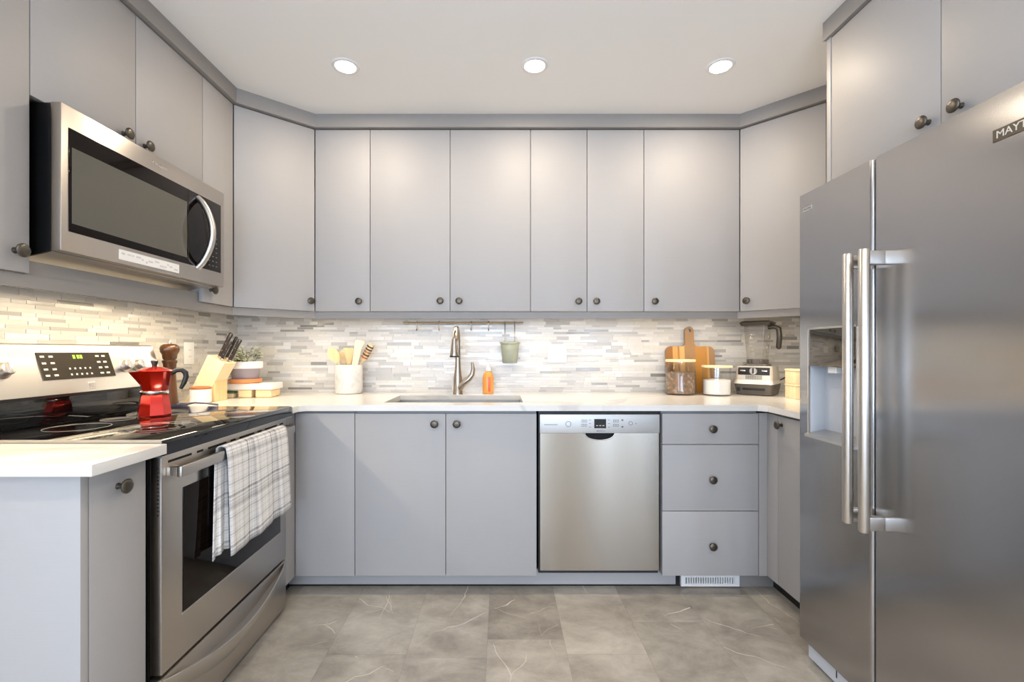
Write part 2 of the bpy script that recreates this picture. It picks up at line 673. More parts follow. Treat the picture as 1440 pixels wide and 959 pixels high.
fl = struct(fin('floor', floor_mesh(), M['tile'], recalc=False))
sb = box('seam_bed', XL - .02, XW2, YR, YB, -0.06, -0.0012, M['seam'], fl)
struct(box('ceiling', XL - .1, XW2 + .1, YR - .1, YB + .1, H, H + 0.08, M['ceiling']))
bm = bmesh.new()
add_box(bm, XL - 0.1, XL - 0.008, -0.65, YB + 0.1, 0, H)
add_box(bm, XL - 0.1, XL - 0.008, YR, -2.25, 0, H)
add_box(bm, XL - 0.1, XL - 0.008, -2.25, -0.65, 0, 0.45)
add_box(bm, XL - 0.1, XL - 0.008, -2.25, -0.65, 2.05, H)
struct(fin('wall_left', bm, M['wall']))
bm = bmesh.new()
for a, b, c, d in ((-2.25, -2.20, 0.45, 2.05), (-0.70, -0.65, 0.45, 2.05), (-2.2, -0.7, 0.45, 0.5), (-2.2, -0.7, 2.0, 2.05)):
    add_box(bm, XL - 0.07, XL - 0.0, a, b, c, d)
struct(fin('window_4', bm, M['white']))
struct(box('wall_right', XR, XW2 + 0.1, YW2, YB + 0.1, 0, H, M['wall']))
struct(box('wall_east', XW2, XW2 + 0.1, YR, YW2, 0, H, M['wall']))
struct(box('wall_back', XL - 0.008, XR, YB + 0.008, YB + 0.1, 0, H, M['wall']))
bm = bmesh.new()
WZ0, WZ1 = 0.45, 2.2
wins = ((-1.42, 0.72), (1.73, 1.93), (2.34, 2.50))  # the two narrow openings are added, unseen, for streaks on the dishwasher
xa = XL
for wa, wb in wins:
    add_box(bm, xa, wa, YR - .1, YR, 0, H)
    add_box(bm, wa, wb, YR - .1, YR, 0, WZ0)
    add_box(bm, wa, wb, YR - .1, YR, WZ1, H)
    xa = wb
add_box(bm, xa, XW2, YR - .1, YR, 0, H)
struct(fin('wall_rear', bm, M['wall']))
for k, (wa, wb) in enumerate(wins):
    bm = bmesh.new()
    f_ = 0.05 if wb - wa > 1 else 0.02
    add_box(bm, wa, wa + f_, YR - .06, YR + .01, WZ0, WZ1)
    add_box(bm, wb - f_, wb, YR - .06, YR + .01, WZ0, WZ1)
    add_box(bm, wa, wb, YR - .06, YR + .01, WZ0, WZ0 + .05)
    add_box(bm, wa, wb, YR - .06, YR + .01, WZ1 - .05, WZ1)
    struct(fin('window_%d' % (k + 1), bm, M['white']))

# mosaic splashback, each chip its own height; extra dark tiles per wall paint in reflections
PAL = [((214, 210, 203), 0.30, 26), ((226, 223, 217), 0.14, 24), ((201, 197, 191), 0.30, 22), ((190, 187, 182), 0.22, 14),
       ((176, 173, 168), 0.20, 6), ((156, 153, 148), 0.16, 3), ((136, 133, 128), 0.12, 1), ((218, 213, 200), 0.2, 10)]
WTS = [p[2] for p in PAL]


def mosaic(L, z0, z1, dark=1.0):
    """tiles in the x-z plane from x = 0 to L, facing -y"""
    bm = bmesh.new()
    lay = bm.loops.layers.float_color.new('tile')
    hts = [0.0145, 0.0145, 0.0215, 0.0145]
    z = z0
    r = 0
    g = 0.0009
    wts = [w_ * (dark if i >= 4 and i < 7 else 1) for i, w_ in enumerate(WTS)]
    while z < z1 - 0.003:
        h = min(random.choice(hts), z1 - z)
        x = -random.random() * 0.12
        while x < L:
            ln = random.choice((0.05, 0.075, 0.10, 0.10, 0.15, 0.15))
            a, b = max(x, 0), min(x + ln, L)
            if b - a > 0.004:
                c_, rg, _ = random.choices(PAL, wts)[0]
                col = srgb(*c_)
                y = -0.006 - random.random() * 0.0016
                q = [(a + g, z + g), (b - g, z + g), (b - g, z + h - g), (a + g, z + h - g)]
                fr = [bm.verts.new((p[0], y, p[1])) for p in q]
                bk = [bm.verts.new((p[0], -0.0005, p[1])) for p in q]
                fs = [bm.faces.new(fr)]
                for k in range(4):
                    fs.append(bm.faces.new((fr[k], bk[k], bk[(k + 1) % 4], fr[(k + 1) % 4])))
                for f in fs:
                    for lp in f.loops:
                        lp[lay] = (col[0], col[1], col[2], rg)
            x += ln
        z += h
        r += 1
    return bm


def splash(name, L, loc, rz, dark=1.0):
    o = struct(fin(name, mosaic(L, 0.914, 1.46, dark), M['mosaic']))
    o.location = loc
    o.rotation_euler = (0, 0, rz)
    box('grout_bed', 0, L, -0.005, 0.008, 0.90, 1.46, M['grout'], o)
    return o


splash('trim_1', XR - XL, (XL, YB, 0), 0, 0.6)
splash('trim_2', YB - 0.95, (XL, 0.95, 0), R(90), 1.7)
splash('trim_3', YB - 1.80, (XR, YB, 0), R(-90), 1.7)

# ------------------------------------------------------------------ wall cabinets
UZ0, UZ1 = 1.385, 2.376


def unit(name, label, cat, loc, rz, W, D, z0, z1, group=None, zb1=None):
    r = thing(name, label, cat, (loc[0], loc[1], 0), rz, group)
    box('body', 0.001, W - 0.001, 0.0, D, z0 + 0.002, zb1 or z1 + 0.03, M['carcass'], r)
    return r


GU = 'grey wall cabinets'
dU = YB - 2.50 - 0.009
c1 = unit('wall_cabinet', 'narrow grey wall cabinet beside the left corner cabinet, first on the back wall', 'cabinet', (-1.015, 2.50), 0, 0.300, dU, UZ0, UZ1, GU)
slab(c1, 'door', 0, 0.300, UZ0, UZ1, (0.244, 1.439))
c2 = unit('wall_cabinet', 'wide two-door grey wall cabinet above the sink and faucet', 'cabinet', (-0.715, 2.50), 0, 0.874, dU, UZ0, UZ1, GU)
slab(c2, 'door', 0, 0.436, UZ0, UZ1, (0.384, 1.441))
slab(c2, 'door', 0.436, 0.874, UZ0, UZ1, (0.486, 1.441))
c3 = unit('wall_cabinet', 'grey wall cabinet with two narrow doors, above the dishwasher', 'cabinet', (0.159, 2.50), 0, 0.618, dU, UZ0, UZ1, GU)
slab(c3, 'door', 0, 0.308, UZ0, UZ1, (0.2595, 1.439))
slab(c3, 'door', 0.308, 0.618, UZ0, UZ1, (0.356, 1.439))
c4 = unit('wall_cabinet', 'grey wall cabinet with one wide door, above the cutting board', 'cabinet', (0.777, 2.50), 0, 0.521, dU, UZ0, UZ1, GU)
slab(c4, 'door', 0, 0.521, UZ0, UZ1, (0.054, 1.439))

# diagonal corner units
def corner_unit(label, p0, p1, back, kn):
    (xa, ya), (xb, yb) = p0, p1
    ang = math.atan2(yb - ya, xb - xa)
    Lr = math.hypot(xb - xa, yb - ya)
    r = thing('corner_cabinet', label, 'cabinet', (xa, ya, 0), ang, GU)
    inv = (Matrix.Translation((xa, ya, 0)) @ Matrix.Rotation(ang, 4, 'Z')).inverted()
    pts = []
    for q in [(xa, ya), (xb, yb)] + back:
        lp = inv @ Vector((q[0], q[1], 0))
        pts.append((lp.x, lp.y))
    pts[0] = (0.004, 0.021)
    pts[1] = (Lr - 0.004, 0.021)
    bm = bmesh.new()
    add_prism(bm, pts, UZ0 + 0.002, UZ1 + 0.03)
    fin('body', bm, M['carcass'], r)
    d = box('door', 0.003, Lr - 0.003, 0.0, 0.0195, UZ0 + .0015, UZ1 - .0015, M['paint'], r, 0.0016)
    knob(d, kn, 0.0, 1.439)
    return r


XW = XL + 0.001 - 0.001
corner_unit('diagonal grey wall cabinet in the left corner, between the microwave wall and the back wall', (-1.31, 2.224), (-1.015, 2.48),
            [(-1.016, YB - .009), (XL + .009, YB - .009), (XL + .009, 2.226), (-1.33, 2.226)], 0.362)
corner_unit('diagonal grey wall cabinet in the right corner, above the blender', (1.298, 2.48), (1.575, 2.203),
            [(1.597, 2.205), (XR - .009, 2.205), (XR - .009, YB - .009), (1.300, YB - .009)], 0.04)

dL = -1.33 - XL - 0.009
g1 = unit('wall_cabinet', 'grey wall cabinet at the photo left edge, nearer than the microwave', 'cabinet', (-1.33, 0.99), R(90), 0.275, dL, UZ0, UZ1, GU)
slab(g1, 'door', 0, 0.275, UZ0, UZ1, (0.235, 1.442))
h1 = unit('wall_cabinet', 'short two-door grey wall cabinet directly above the microwave', 'cabinet', (-1.33, 1.265), R(90), 0.731, dL, 1.882, UZ1, GU)
slab(h1, 'door', 0, 0.366, 1.882, UZ1, (0.312, 1.924))
slab(h1, 'door', 0.366, 0.731, 1.882, UZ1, (0.405, 1.922))
i1 = unit('wall_cabinet', 'slim grey wall cabinet on the far side of the microwave', 'cabinet', (-1.33, 1.996), R(90), 0.226, dL, UZ0, UZ1, GU)
slab(i1, 'door', 0, 0.226, UZ0, UZ1, (0.052, 1.444))

# cabinet above the fridge, with its tall side panel
j1 = thing('fridge_cabinet', 'grey two-door cabinet above the refrigerator with a tall side panel', 'cabinet', (1.29, 1.772, 0), R(-90))
box('body', 0.022, 0.93, 0, XR - 1.29 - .001, 1.812, 2.406, M['carcass'], j1)
slab(j1, 'door', 0.020, 0.457, 1.808, UZ1, (0.42, 1.850))
slab(j1, 'door', 0.457, 0.93, 1.808, UZ1, (0.516, 1.848))
box('side_panel', -0.002, 0.0195, -0.022, XR - 1.29 - .001, 0.0, 2.406, M['paint'], j1, 0.001)


# crown moulding along the cabinet tops and the light rail beneath
def ribbon(pts, z0, z1, th):
    """vertical board following a path, thickness th towards the left of travel"""
    bm = bmesh.new()
    P = [Vector((p[0], p[1])) for p in pts]
    offs = []
    for i in range(len(P)):
        ns = []
        for a, b in ((i - 1, i), (i, i + 1)):
            if a >= 0 and b < len(P):
                d_ = (P[b] - P[a]).normalized()
                ns.append(Vector((-d_.y, d_.x)))
        n_ = sum(ns, Vector((0, 0))).normalized()
        offs.append(P[i] + n_ * th / max(n_.dot(ns[0]), 0.3))
    poly = [(p.x, p.y) for p in P] + [(p.x, p.y) for p in offs[::-1]]
    n = len(P)
    lo = [bm.verts.new((q[0], q[1], z0)) for q in poly]
    hi = [bm.verts.new((q[0], q[1], z1)) for q in poly]
    m_ = len(poly)
    for i in range(n - 1):
        bm.faces.new((lo[i], lo[i + 1], lo[m_ - 2 - i], lo[m_ - 1 - i]))
        bm.faces.new((hi[i], hi[i + 1], hi[m_ - 2 - i], hi[m_ - 1 - i]))
    for i in range(m_):
        bm.faces.new((lo[i], lo[(i + 1) % m_], hi[(i + 1) % m_], hi[i]))
    return bm


crown = [(-1.288, 0.97), (-1.288, 2.214), (-1.005, 2.457), (1.289, 2.457), (1.565, 2.181), (1.565, 1.80)]
struct(fin('trim_4', ribbon(crown, 2.379, H, 0.055), M['trim']))
bm = ribbon([(1.268 - .012, 1.778), (1.268 - .012, 0.83)], 2.379, H, 0.03)
struct(fin('trim_5', bm, M['trim']))
rail = [(-1.322, 0.99), (-1.322, 2.236), (-1.020, 2.498), (1.296, 2.498), (1.600, 2.194), (1.600, 1.80)]
struct(fin('trim_6', ribbon(rail, 1.348, 1.384, 0.018), M['trim']))
# deeper filler below the microwave
struct(box('trim_7', -1.345, -1.327, 1.268, 1.99, 1.3485, 1.425, M['trim']))


def strip_light(parent, x0, x1, y, z, power, wx, wy, rz):
    """slim strip lamp under a cabinet, with its own light"""
    o = box('light_strip', x0, x1, y - 0.012, y + 0.012, z - 0.008, z, M['white'], parent)
    box('diffuser', x0 + .004, x1 - .004, y - 0.009, y + 0.009, z - 0.0105, z - 0.0081, M['strip'], o)
    return o


strip_light(c1, 0.03, 0.28, 0.085, UZ0 + .002, 0, 0, 0, 0)
strip_light(c2, 0.03, 0.84, 0.085, UZ0 + .002, 0, 0, 0, 0)
strip_light(c3, 0.03, 0.59, 0.085, UZ0 + .002, 0, 0, 0, 0)
strip_light(c4, 0.03, 0.49, 0.085, UZ0 + .002, 0, 0, 0, 0)
strip_light(g1, 0.02, 0.25, 0.07, UZ0 + .002, 0, 0, 0, 0)
strip_light(i1, 0.02, 0.20, 0.07, UZ0 + .002, 0, 0, 0, 0)
strip_light(h1, 0.01, 0.72, 0.07, UZ0 + .002, 0, 0, 0, 0)
area('strip_back', (0.14, 2.585, UZ0 - 0.014), (0, 0, 0), 2.26, 0.03, P_STRIP_BACK, LEDB)
area('strip_corner', (-1.25, 2.50, UZ0 - 0.014), (0, 0, R(41)), 0.40, 0.03, P_STRIP_BACK * 0.26, LEDB)
area('strip_left', (-1.40, 1.62, UZ0 - 0.014), (0, 0, 0), 0.02, 1.16, P_STRIP_LEFT, LEDW)
area('strip_right', (1.50, 2.345, UZ0 - 0.014), (0, 0, R(-45)), 0.34, 0.03, P_STRIP_BACK * 0.42, LEDB)

# ------------------------------------------------------------------ base cabinets
BZ0, BZ1 = 0.092, 0.872
CT0, CT1 = 0.886, 0.914
GB = 'grey base cabinets'
XLF = -0.988
# corner base: door on each leg
kb = thing('base_cabinet', 'grey corner base cabinet between the range and the sink cabinet', 'cabinet', (XLF, 2.18, 0), 0, GB)
bm = bmesh.new()
add_prism(bm, [(0.020 - .020, 0.02), (0.285, 0.02), (0.285, 0.66), (XL + .002 - XLF, 0.66), (XL + .002 - XLF, -0.113), (-0.02, -0.113), (-0.02, 0.02)], BZ0 + .002, CT0 - .001)
fin('body', bm, M['carcass'], kb)
box('door', 0.0015, 0.2845, 0.0, 0.0195, BZ0, BZ1, M['paint'], kb, 0.0016)
kd = box('door', -0.0195, -0.0005, -0.116, -0.0015, BZ0, BZ1, M['paint'], kb, 0.0016)
bm = bmesh.new()
add_lathe(bm, KNOB, 20, at(0.0, -0.092, 0.823) @ Matrix.Rotation(R(90), 4, 'Y'))
fin('knob', bm, M['pewter'], kd, 35)

l1 = unit('sink_base_cabinet', 'two-door grey base cabinet under the sink', 'cabinet', (-0.702, 2.20), 0, 0.872, 0.64, BZ0, BZ1, GB, 0.69)
box('front_rail', 0.002, 0.87, 0.0, 0.02, 0.80, CT0 - .001, M['carcass'], l1)
slab(l1, 'door', 0, 0.436, BZ0, BZ1, (0.384, 0.823))
slab(l1, 'door', 0.436, 0.872, BZ0, BZ1, (0.490, 0.823))

n1_ = unit('drawer_cabinet', 'grey three-drawer base cabinet right of the dishwasher', 'cabinet', (0.770, 2.20), 0, 0.463, 0.64, BZ0, BZ1, GB, CT0 - .001)
for z0, z1, kz in ((0.722, BZ1, 0.799), (0.403, 0.722, 0.557), (BZ0, 0.403, 0.240)):
    slab(n1_, 'drawer_front', 0, 0.463, z0, z1, (0.236, kz))

p1 = thing('base_cabinet', 'grey base cabinet on the right, between the drawers and the refrigerator', 'cabinet', (1.295, 2.18, 0), R(-90), GB)
box('body', -0.65, 0.385, 0.0, XR - 1.295 - .01, BZ0 + .002, CT0 - .001, M['carcass'], p1)
box('filler_panel', -0.0195, 0.0795, -0.0195, -0.0005, BZ0, BZ1, M['paint'], p1, 0.0012)
slab(p1, 'door', 0.082, 0.385, BZ0, BZ1, (0.112, 0.833))
box('corner_filler', -0.0195, -0.0005, -0.06, -0.0205, BZ0, BZ1, M['paint'], p1)

# end cabinet of the left run
q1 = thing('end_cabinet', 'narrow grey base cabinet at the near end of the left worktop', 'cabinet', (XLF - 0.02, 1.068, 0), R(90), GB)
box('body', 0.021, 0.198, 0.0, 0.62, BZ0 + .002, CT0 - .001, M['carcass'], q1)
box('end_panel', 0.0, 0.0205, -0.02, 0.64, 0.0, CT0 - .001, M['paint'], q1, 0.0012)
slab(q1, 'door', 0.022, 0.198, BZ0, BZ1, (0.105, 0.823))

# toe boards; those darker than the first have shade put into their colour
toe = box('trim_8', -1.06, 0.862, 2.252, 2.266, 0.016, BZ0 + .001, M['paint'])
struct(toe)
struct(box('trim_9', 1.185, 1.352, 2.262, 2.274, 0.0, BZ0 + .001, M['trim']))
struct(box('trim_10', 1.352, 1.364, 1.80, 2.2755, 0.0, BZ0 + .001, M['rubber']))
struct(box('trim_11', XLF - 0.075, XLF - 0.063, 2.06, 2.26, 0.0, BZ0 + .001, M['rubber']))
bm = bmesh.new()
add_box(bm, XLF - 0.085, XLF - 0.07, 1.09, 1.275, 0.0, BZ0 + .001)
struct(fin('trim_12', bm, M['trim']))
struct(box('toe_shade_strip', -1.06, 1.36, 2.268, 2.272, 0.0, 0.09, M['dark_vent']))  # dark sheet standing in for the shadow line under the toe boards

# floor register in the toe space
reg = thing('vent_register', 'small white slotted vent register under the drawer cabinet', 'vent', (0.889, 2.250, 0))
bm = bmesh.new()
add_box(bm, 0, 0.289, 0, 0.016, 0.006, 0.020)
add_box(bm, 0, 0.289, 0, 0.016, 0.050, 0.088)
add_box(bm, 0, 0.022, 0, 0.016, 0.020, 0.050)
add_box(bm, 0.262, 0.289, 0, 0.016, 0.020, 0.050)
nb = 20
for k in range(nb):
    x = 0.022 + (k + 0.62) * 0.24 / nb
    add_box(bm, x, x + 0.0055, 0, 0.016, 0.020, 0.050)
fin('grille', bm, M['white'], reg)

# ------------------------------------------------------------------ worktops
SX0, SX1, SY0, SY1 = -0.585, 0.108, 2.265, 2.635
xs = [XL, -0.948, SX0, SX1, 1.245, XR - 0.001]
ys = [1.795, 2.072, 2.155, SY0, SY1, YB - 0.002]


def in_top(i, j):
    if j == 0:
        return i == 4
    if j == 1:
        return i in (0, 4)
    if j == 3 and i == 2:
        return False
    return True


bm = bmesh.new()
cells(bm, xs, ys, in_top, CT0, CT1)
# soften the two inner corners of the front edge
add_prism(bm, [(-0.948, 2.1555), (-0.948, 2.125), (-0.918, 2.1555)], CT0, CT1)
add_prism(bm, [(1.245, 2.1555), (1.245, 2.125), (1.215, 2.1555)], CT0, CT1)
tag(fin('worktop', bm, M['quartz']), 'white quartz worktop running along the back wall with the sink cut into it', 'worktop')
bm = bmesh.new()
add_box(bm, XL + .001, -0.927, 1.03, 1.262, CT0, CT1, 0.002)
tag(fin('worktop', bm, M['quartz'], smooth=40), 'short white quartz worktop on the near side of the range', 'worktop')

# sink
sk = thing('sink', 'undermount stainless steel sink set into the back worktop', 'sink', ((SX0 + SX1) / 2, (SY0 + SY1) / 2, 0.70))
hw, hd = (SX1 - SX0) / 2 + 0.004, (SY1 - SY0) / 2 + 0.004
bm = bmesh.new()
th = 0.002
add_box(bm, -hw - th, hw + th, -hd - th, hd + th, 0.0, th)
add_box(bm, -hw - th, -hw, -hd, hd, th, 0.185)
add_box(bm, hw, hw + th, -hd, hd, th, 0.185)
add_box(bm, -hw - th, hw + th, -hd - th, -hd, th, 0.185)
add_box(bm, -hw - th, hw + th, hd, hd + th, th, 0.185)
fin('basin', bm, M['sink'], sk)
bm = bmesh.new()
add_lathe(bm, [(0.0, 0.004), (0.03, 0.004), (0.044, 0.0065), (0.046, 0.0025)], 24)
fin('drain', bm, M['steel_bright'], sk, 40)

# faucet
fx, fy = -0.258, 2.70
fc = thing('faucet', 'tall brushed nickel pull-down faucet behind the sink', 'faucet', (fx, fy, CT1))
bm = bmesh.new()
add_lathe(bm, [(0.0, 0), (0.030, 0), (0.030, 0.006), (0.027, 0.012), (0.025, 0.09), (0.018, 0.15), (0.0150, 0.21)], 24)
pts, rr = [(0, 0, 0.20), (0, 0, 0.29)], [0.0155, 0.0145]
for k in range(13):
    a = math.pi * k / 12
    pts.append((0.0, -0.085 + 0.085 * math.cos(a), 0.312 + 0.074 * math.sin(a)))
    rr.append(0.0145)
add_tube(bm, pts, rr, 16)
fin('spout', bm, M['nickel'], fc, 50)
bm = bmesh.new()
add_lathe(bm, [(0.0, 0.0), (0.0245, 0.0), (0.0255, 0.006), (0.0235, 0.02), (0.0165, 0.085), (0.0150, 0.100), (0, 0.100)], 20, at(-0.003, -0.17, 0.225))
sh_ = fin('spray_head', bm, M['nickel'], fc, 40)
bm = bmesh.new()
add_lathe(bm, [(0, -0.004), (0.0245, -0.004), (0.0262, -0.002), (0.0262, 0.0035), (0.024, 0.005), (0, 0.0)], 20, at(-0.003, -0.17, 0.225))
fin('nozzle_ring', bm, M['rubber'], sh_, 40)
bm = bmesh.new()
add_tube(bm, [(0.012, -0.012, 0.035), (0.034, -0.02, 0.066), (0.066, -0.024, 0.09), (0.086, -0.024, 0.118), (0.092, -0.022, 0.15), (0.086, -0.02, 0.19)],
         [0.019, 0.0185, 0.017, 0.015, 0.012, 0.007], 14)
fin('handle', bm, M['nickel'], fc, 60)

# ------------------------------------------------------------------ dishwasher
dw = thing('dishwasher', 'stainless steel dishwasher between the sink cabinet and the drawers', 'dishwasher', (0.177, 2.18, 0))
DWW = 0.587
box('body', 0.003, DWW - 0.003, 0.03, 0.62, 0.093, 0.880, M['rubber'], dw)
bm = bmesh.new()
x0, x1 = 0.009, DWW - 0.009
cx = (843.5 - 705) * 0.003406 - 0.177
hw_, hh = 0.072, 0.034
zt = 0.776
cut = [(cx + hw_ * math.cos(a), zt - hh * math.sin(a)) for a in [math.pi * k / 16 for k in range(17)]]
poly = [(x0, 0.118), (x1, 0.118), (x1, zt)] + cut + [(x0, zt)]
add_prism(bm, poly, 0.001, 0.029, 'XZ')
fin('door', bm, M['steel_dw'], dw)
box('handle_pocket', cx - 0.08, cx + 0.08, 0.024, 0.0295, 0.735, 0.778, M['dark_vent'], dw)
bm = bmesh.new()
add_tube(bm, [(p[0], 0.001, p[1]) for p in cut], 0.0032, 8)
fin('handle_rim', bm, M['steel_bright'], dw, 50)
cp = box('control_panel', x0 - .002, x1 + .002, -0.005, 0.0295, 0.777, 0.867, M['panel_steel'], dw, 0.003)
px = lambda x: (x - 705) * 0.003406 - 0.177
pz = lambda y: EYE - (y - 493) * 0.003406
box('display', px(835.3), px(852), -0.0058, -0.0045, pz(602), pz(589), M['screen'], cp)
bm = bmesh.new()
for k in range(3):
    add_box(bm, px(838 + 4.4 * k), px(838 + 4.4 * k) + 0.009, -0.0064, -0.0056, pz(598.7), pz(597.7))
fin('display_text', bm, M['mark_light'], cp)
bm = bmesh.new()
text_mesh(bm, 'BOSCH', 0.0125, at(px(844.8), -0.0052, pz(606)) @ FRONT)
fin('logo', bm, M['mark'], cp)
bm = bmesh.new()
add_box(bm, px(765), px(784), -0.0055, -0.0045, pz(597.3), pz(596.5))
for cxp, cyp, r_ in ((799, 596, 0.0125), (886.5, 595, 0.009)):
    add_tube(bm, [(px(cxp) + r_ * math.cos(2 * math.pi * k / 20), -0.005, pz(cyp) + r_ * math.sin(2 * math.pi * k / 20)) for k in range(20)], 0.0011, 6, closed=True)
for bx0, by0 in ((817.5, 590), (817.5, 596), (862, 590), (862, 596)):
    for s_ in range(2):
        a0 = px(bx0) + s_ * 0.0145
        z1_ = pz(by0)
        add_box(bm, a0, a0 + 0.011, -0.0055, -0.0045, z1_ - 0.002, z1_)
        add_box(bm, a0, a0 + 0.011, -0.0055, -0.0045, z1_ - 0.012, z1_ - 0.010)
        add_box(bm, a0, a0 + 0.002, -0.0055, -0.0045, z1_ - 0.012, z1_)
        add_box(bm, a0 + 0.009, a0 + 0.011, -0.0055, -0.0045, z1_ - 0.012, z1_)
for yy in (590, 595, 600):
    for xx in (828, 854.5):
        add_box(bm, px(xx), px(xx) + 0.010, -0.0055, -0.0045, pz(yy) - 0.0022, pz(yy))
for yy in (590.5, 600):
    add_box(bm, px(873.5), px(873.5) + 0.009, -0.0055, -0.0045, pz(yy) - 0.004, pz(yy) + 0.004)
add_box(bm, px(893), px(893) + 0.006, -0.0055, -0.0045, pz(596), pz(595))
fin('printed_marks', bm, M['mark'], cp)

# ------------------------------------------------------------------ range (local x runs away from the camera, front faces the room)
RY0, RW = 1.292, 0.762
RX = -0.968
rg = thing('range', 'stainless steel electric range with a black glass cooktop', 'range', (RX, RY0, 0), R(90))
# local: x 0..RW, y = depth into the wall (0 = door front), z up
box('body', 0.0, RW, 0.036, 0.669, 0.03, 0.905, M['black'], rg)
ct = box('cooktop', -0.022, RW + 0.006, -0.022, 0.57, 0.872, 0.921, M['glass_black'], rg, 0.006)
bm = bmesh.new()


def ring(bm, cx_, cy_, r_, z_, t_=0.0013, sq=1.0):
    add_tube(bm, [(cx_ + r_ * math.cos(2 * math.pi * k / 64), cy_ + r_ * math.sin(2 * math.pi * k / 64), z_) for k in range(64)], t_, 6, closed=True)


ringlist = ((0.20, 0.165, 0.112), (0.20, 0.165, 0.075), (0.56, 0.165, 0.088), (0.20, 0.42, 0.085), (0.55, 0.42, 0.10), (0.38, 0.44, 0.05))
bm.free()
for cx_, cy_, r_ in ringlist:
    bm = bmesh.new()
    ring(bm, cx_, cy_, r_, 0.9206)
    fin('burner_ring', bm, M['mark'], ct)
bm = bmesh.new()
add_box(bm, -0.0225, RW + 0.0065, -0.0225, 0.57, 0.8735, 0.8765)
add_box(bm, -0.0235, -0.0215, -0.02, 0.57, 0.905, 0.9225)
fin('steel_edge', bm, M['steel_bright'], ct)
# back guard, leaning, with its controls
bgd = None
bm = bmesh.new()
add_prism(bm, [(0.552, 1.022), (0.607, 1.19), (0.622, 1.196), (0.657, 1.196), (0.657, 0.921), (0.60, 0.921), (0.60, 1.022)], 0.0, RW, 'YZ')
bgd = fin('backguard', bm, M['steel_bright'], rg)
box('backguard_base', 0.0, RW, 0.574, 0.599, 0.9215, 1.018, M['glass_black'], rg, 0.002)
box('backguard_lip', 0.0, RW, 0.549, 0.60, 1.012, 1.0215, M['black'], rg)
lean = math.atan2(0.055, 0.168)
BGM = at(0, 0.552, 1.022) @ Matrix.Rotation(-lean, 4, 'X')    # local z runs up the sloped face, -y out of it
bm = bmesh.new()
add_box(bm, 0.235, 0.52, -0.003, 0.002, 0.052, 0.150, 0.001, BGM)
cg = fin('control_glass', bm, M['screen_brown'], bgd)
bm = bmesh.new()
for k, xx in enumerate((0.362, 0.378, 0.390)):
    add_box(bm, xx, xx + 0.009, -0.004, -0.0028, 0.126, 0.140, 0, BGM)
fin('clock_digits', bm, M['digits'], cg)
bm = bmesh.new()
random.seed(3)
for row, zz in enumerate((0.132, 0.108, 0.086, 0.064)):
    for xx in [0.245, 0.275] + ([0.335, 0.355, 0.375, 0.395, 0.415] if row > 1 else []) + [0.455, 0.482]:
        w_ = 0.014 if xx < 0.3 or xx > 0.44 else 0.006
        add_box(bm, xx, xx + w_, -0.0036, -0.0028, zz, zz + 0.006, 0, BGM)
fin('printed_marks', bm, M['mark_light'], cg)
for xx in (0.052, 0.118, 0.575, 0.642):
    bm = bmesh.new()
    add_lathe(bm, [(0, 0), (0.027, 0), (0.027, 0.004), (0.021, 0.008), (0.020, 0.026), (0.017, 0.029), (0, 0.029)], 24, BGM @ at(xx, 0, 0.092) @ FRONT)
    add_box(bm, xx - 0.005, xx + 0.005, -0.035, -0.026, 0.074, 0.110, 0.002, BGM)
    fin('knob', bm, M['steel_bright'], bgd, 40)
bm = bmesh.new()
for k in range(22):
    xx = 0.03 + k * 0.0095
    add_box(bm, xx, xx + 0.0035, -0.0012, 0.001, 0.135, 0.168, 0, BGM)
fin('vent_slots', bm, M['mark_light'], bgd)
bm = bmesh.new()
add_box(bm, 0.392, 0.418, -0.0015, 0.001, 0.008, 0.033, 0.0005, BGM)
fin('badge', bm, M['alu'], bgd)
# oven door
od = box('oven_door', 0.004, RW - 0.004, 0.0, 0.035, 0.243, 0.868, M['steel'], rg, 0.005)
win = box('window', 0.09, 0.70, -0.0022, 0.004, 0.378, 0.757, M['dark_glass'], od, 0.002)
bm = bmesh.new()
for a, b in ((0.085, 0.705),):
    add_tube(bm, [(a, -0.001, 0.376), (b, -0.001, 0.376)], 0.003, 8)
fin('window_trim', bm, M['steel_bright'], od)
bm = bmesh.new()
x = 0.03
while x < RW - 0.09:
    for ln in (0.10, 0.03):
        add_box(bm, x, x + ln, -0.0008, 0.003, 0.846, 0.853)
        x += ln + 0.025
fin('vent_slots', bm, M['dark_vent'], od)
bm = bmesh.new()
for k in range(13):
    add_box(bm, 0.0035, 0.006, 0.007, 0.013, 0.70 + k * 0.011, 0.705 + k * 0.011)
fin('side_vent', bm, M['dark_vent'], od)
bm = bmesh.new()
add_box(bm, 0.018, RW - 0.018, -0.048, -0.032, 0.806, 0.840, 0.006)
for a in (0.020, RW - 0.050):
    add_box(bm, a, a + 0.03, -0.036, 0.0, 0.81, 0.836, 0.004)
fin('handle', bm, M['steel'], od, 40)
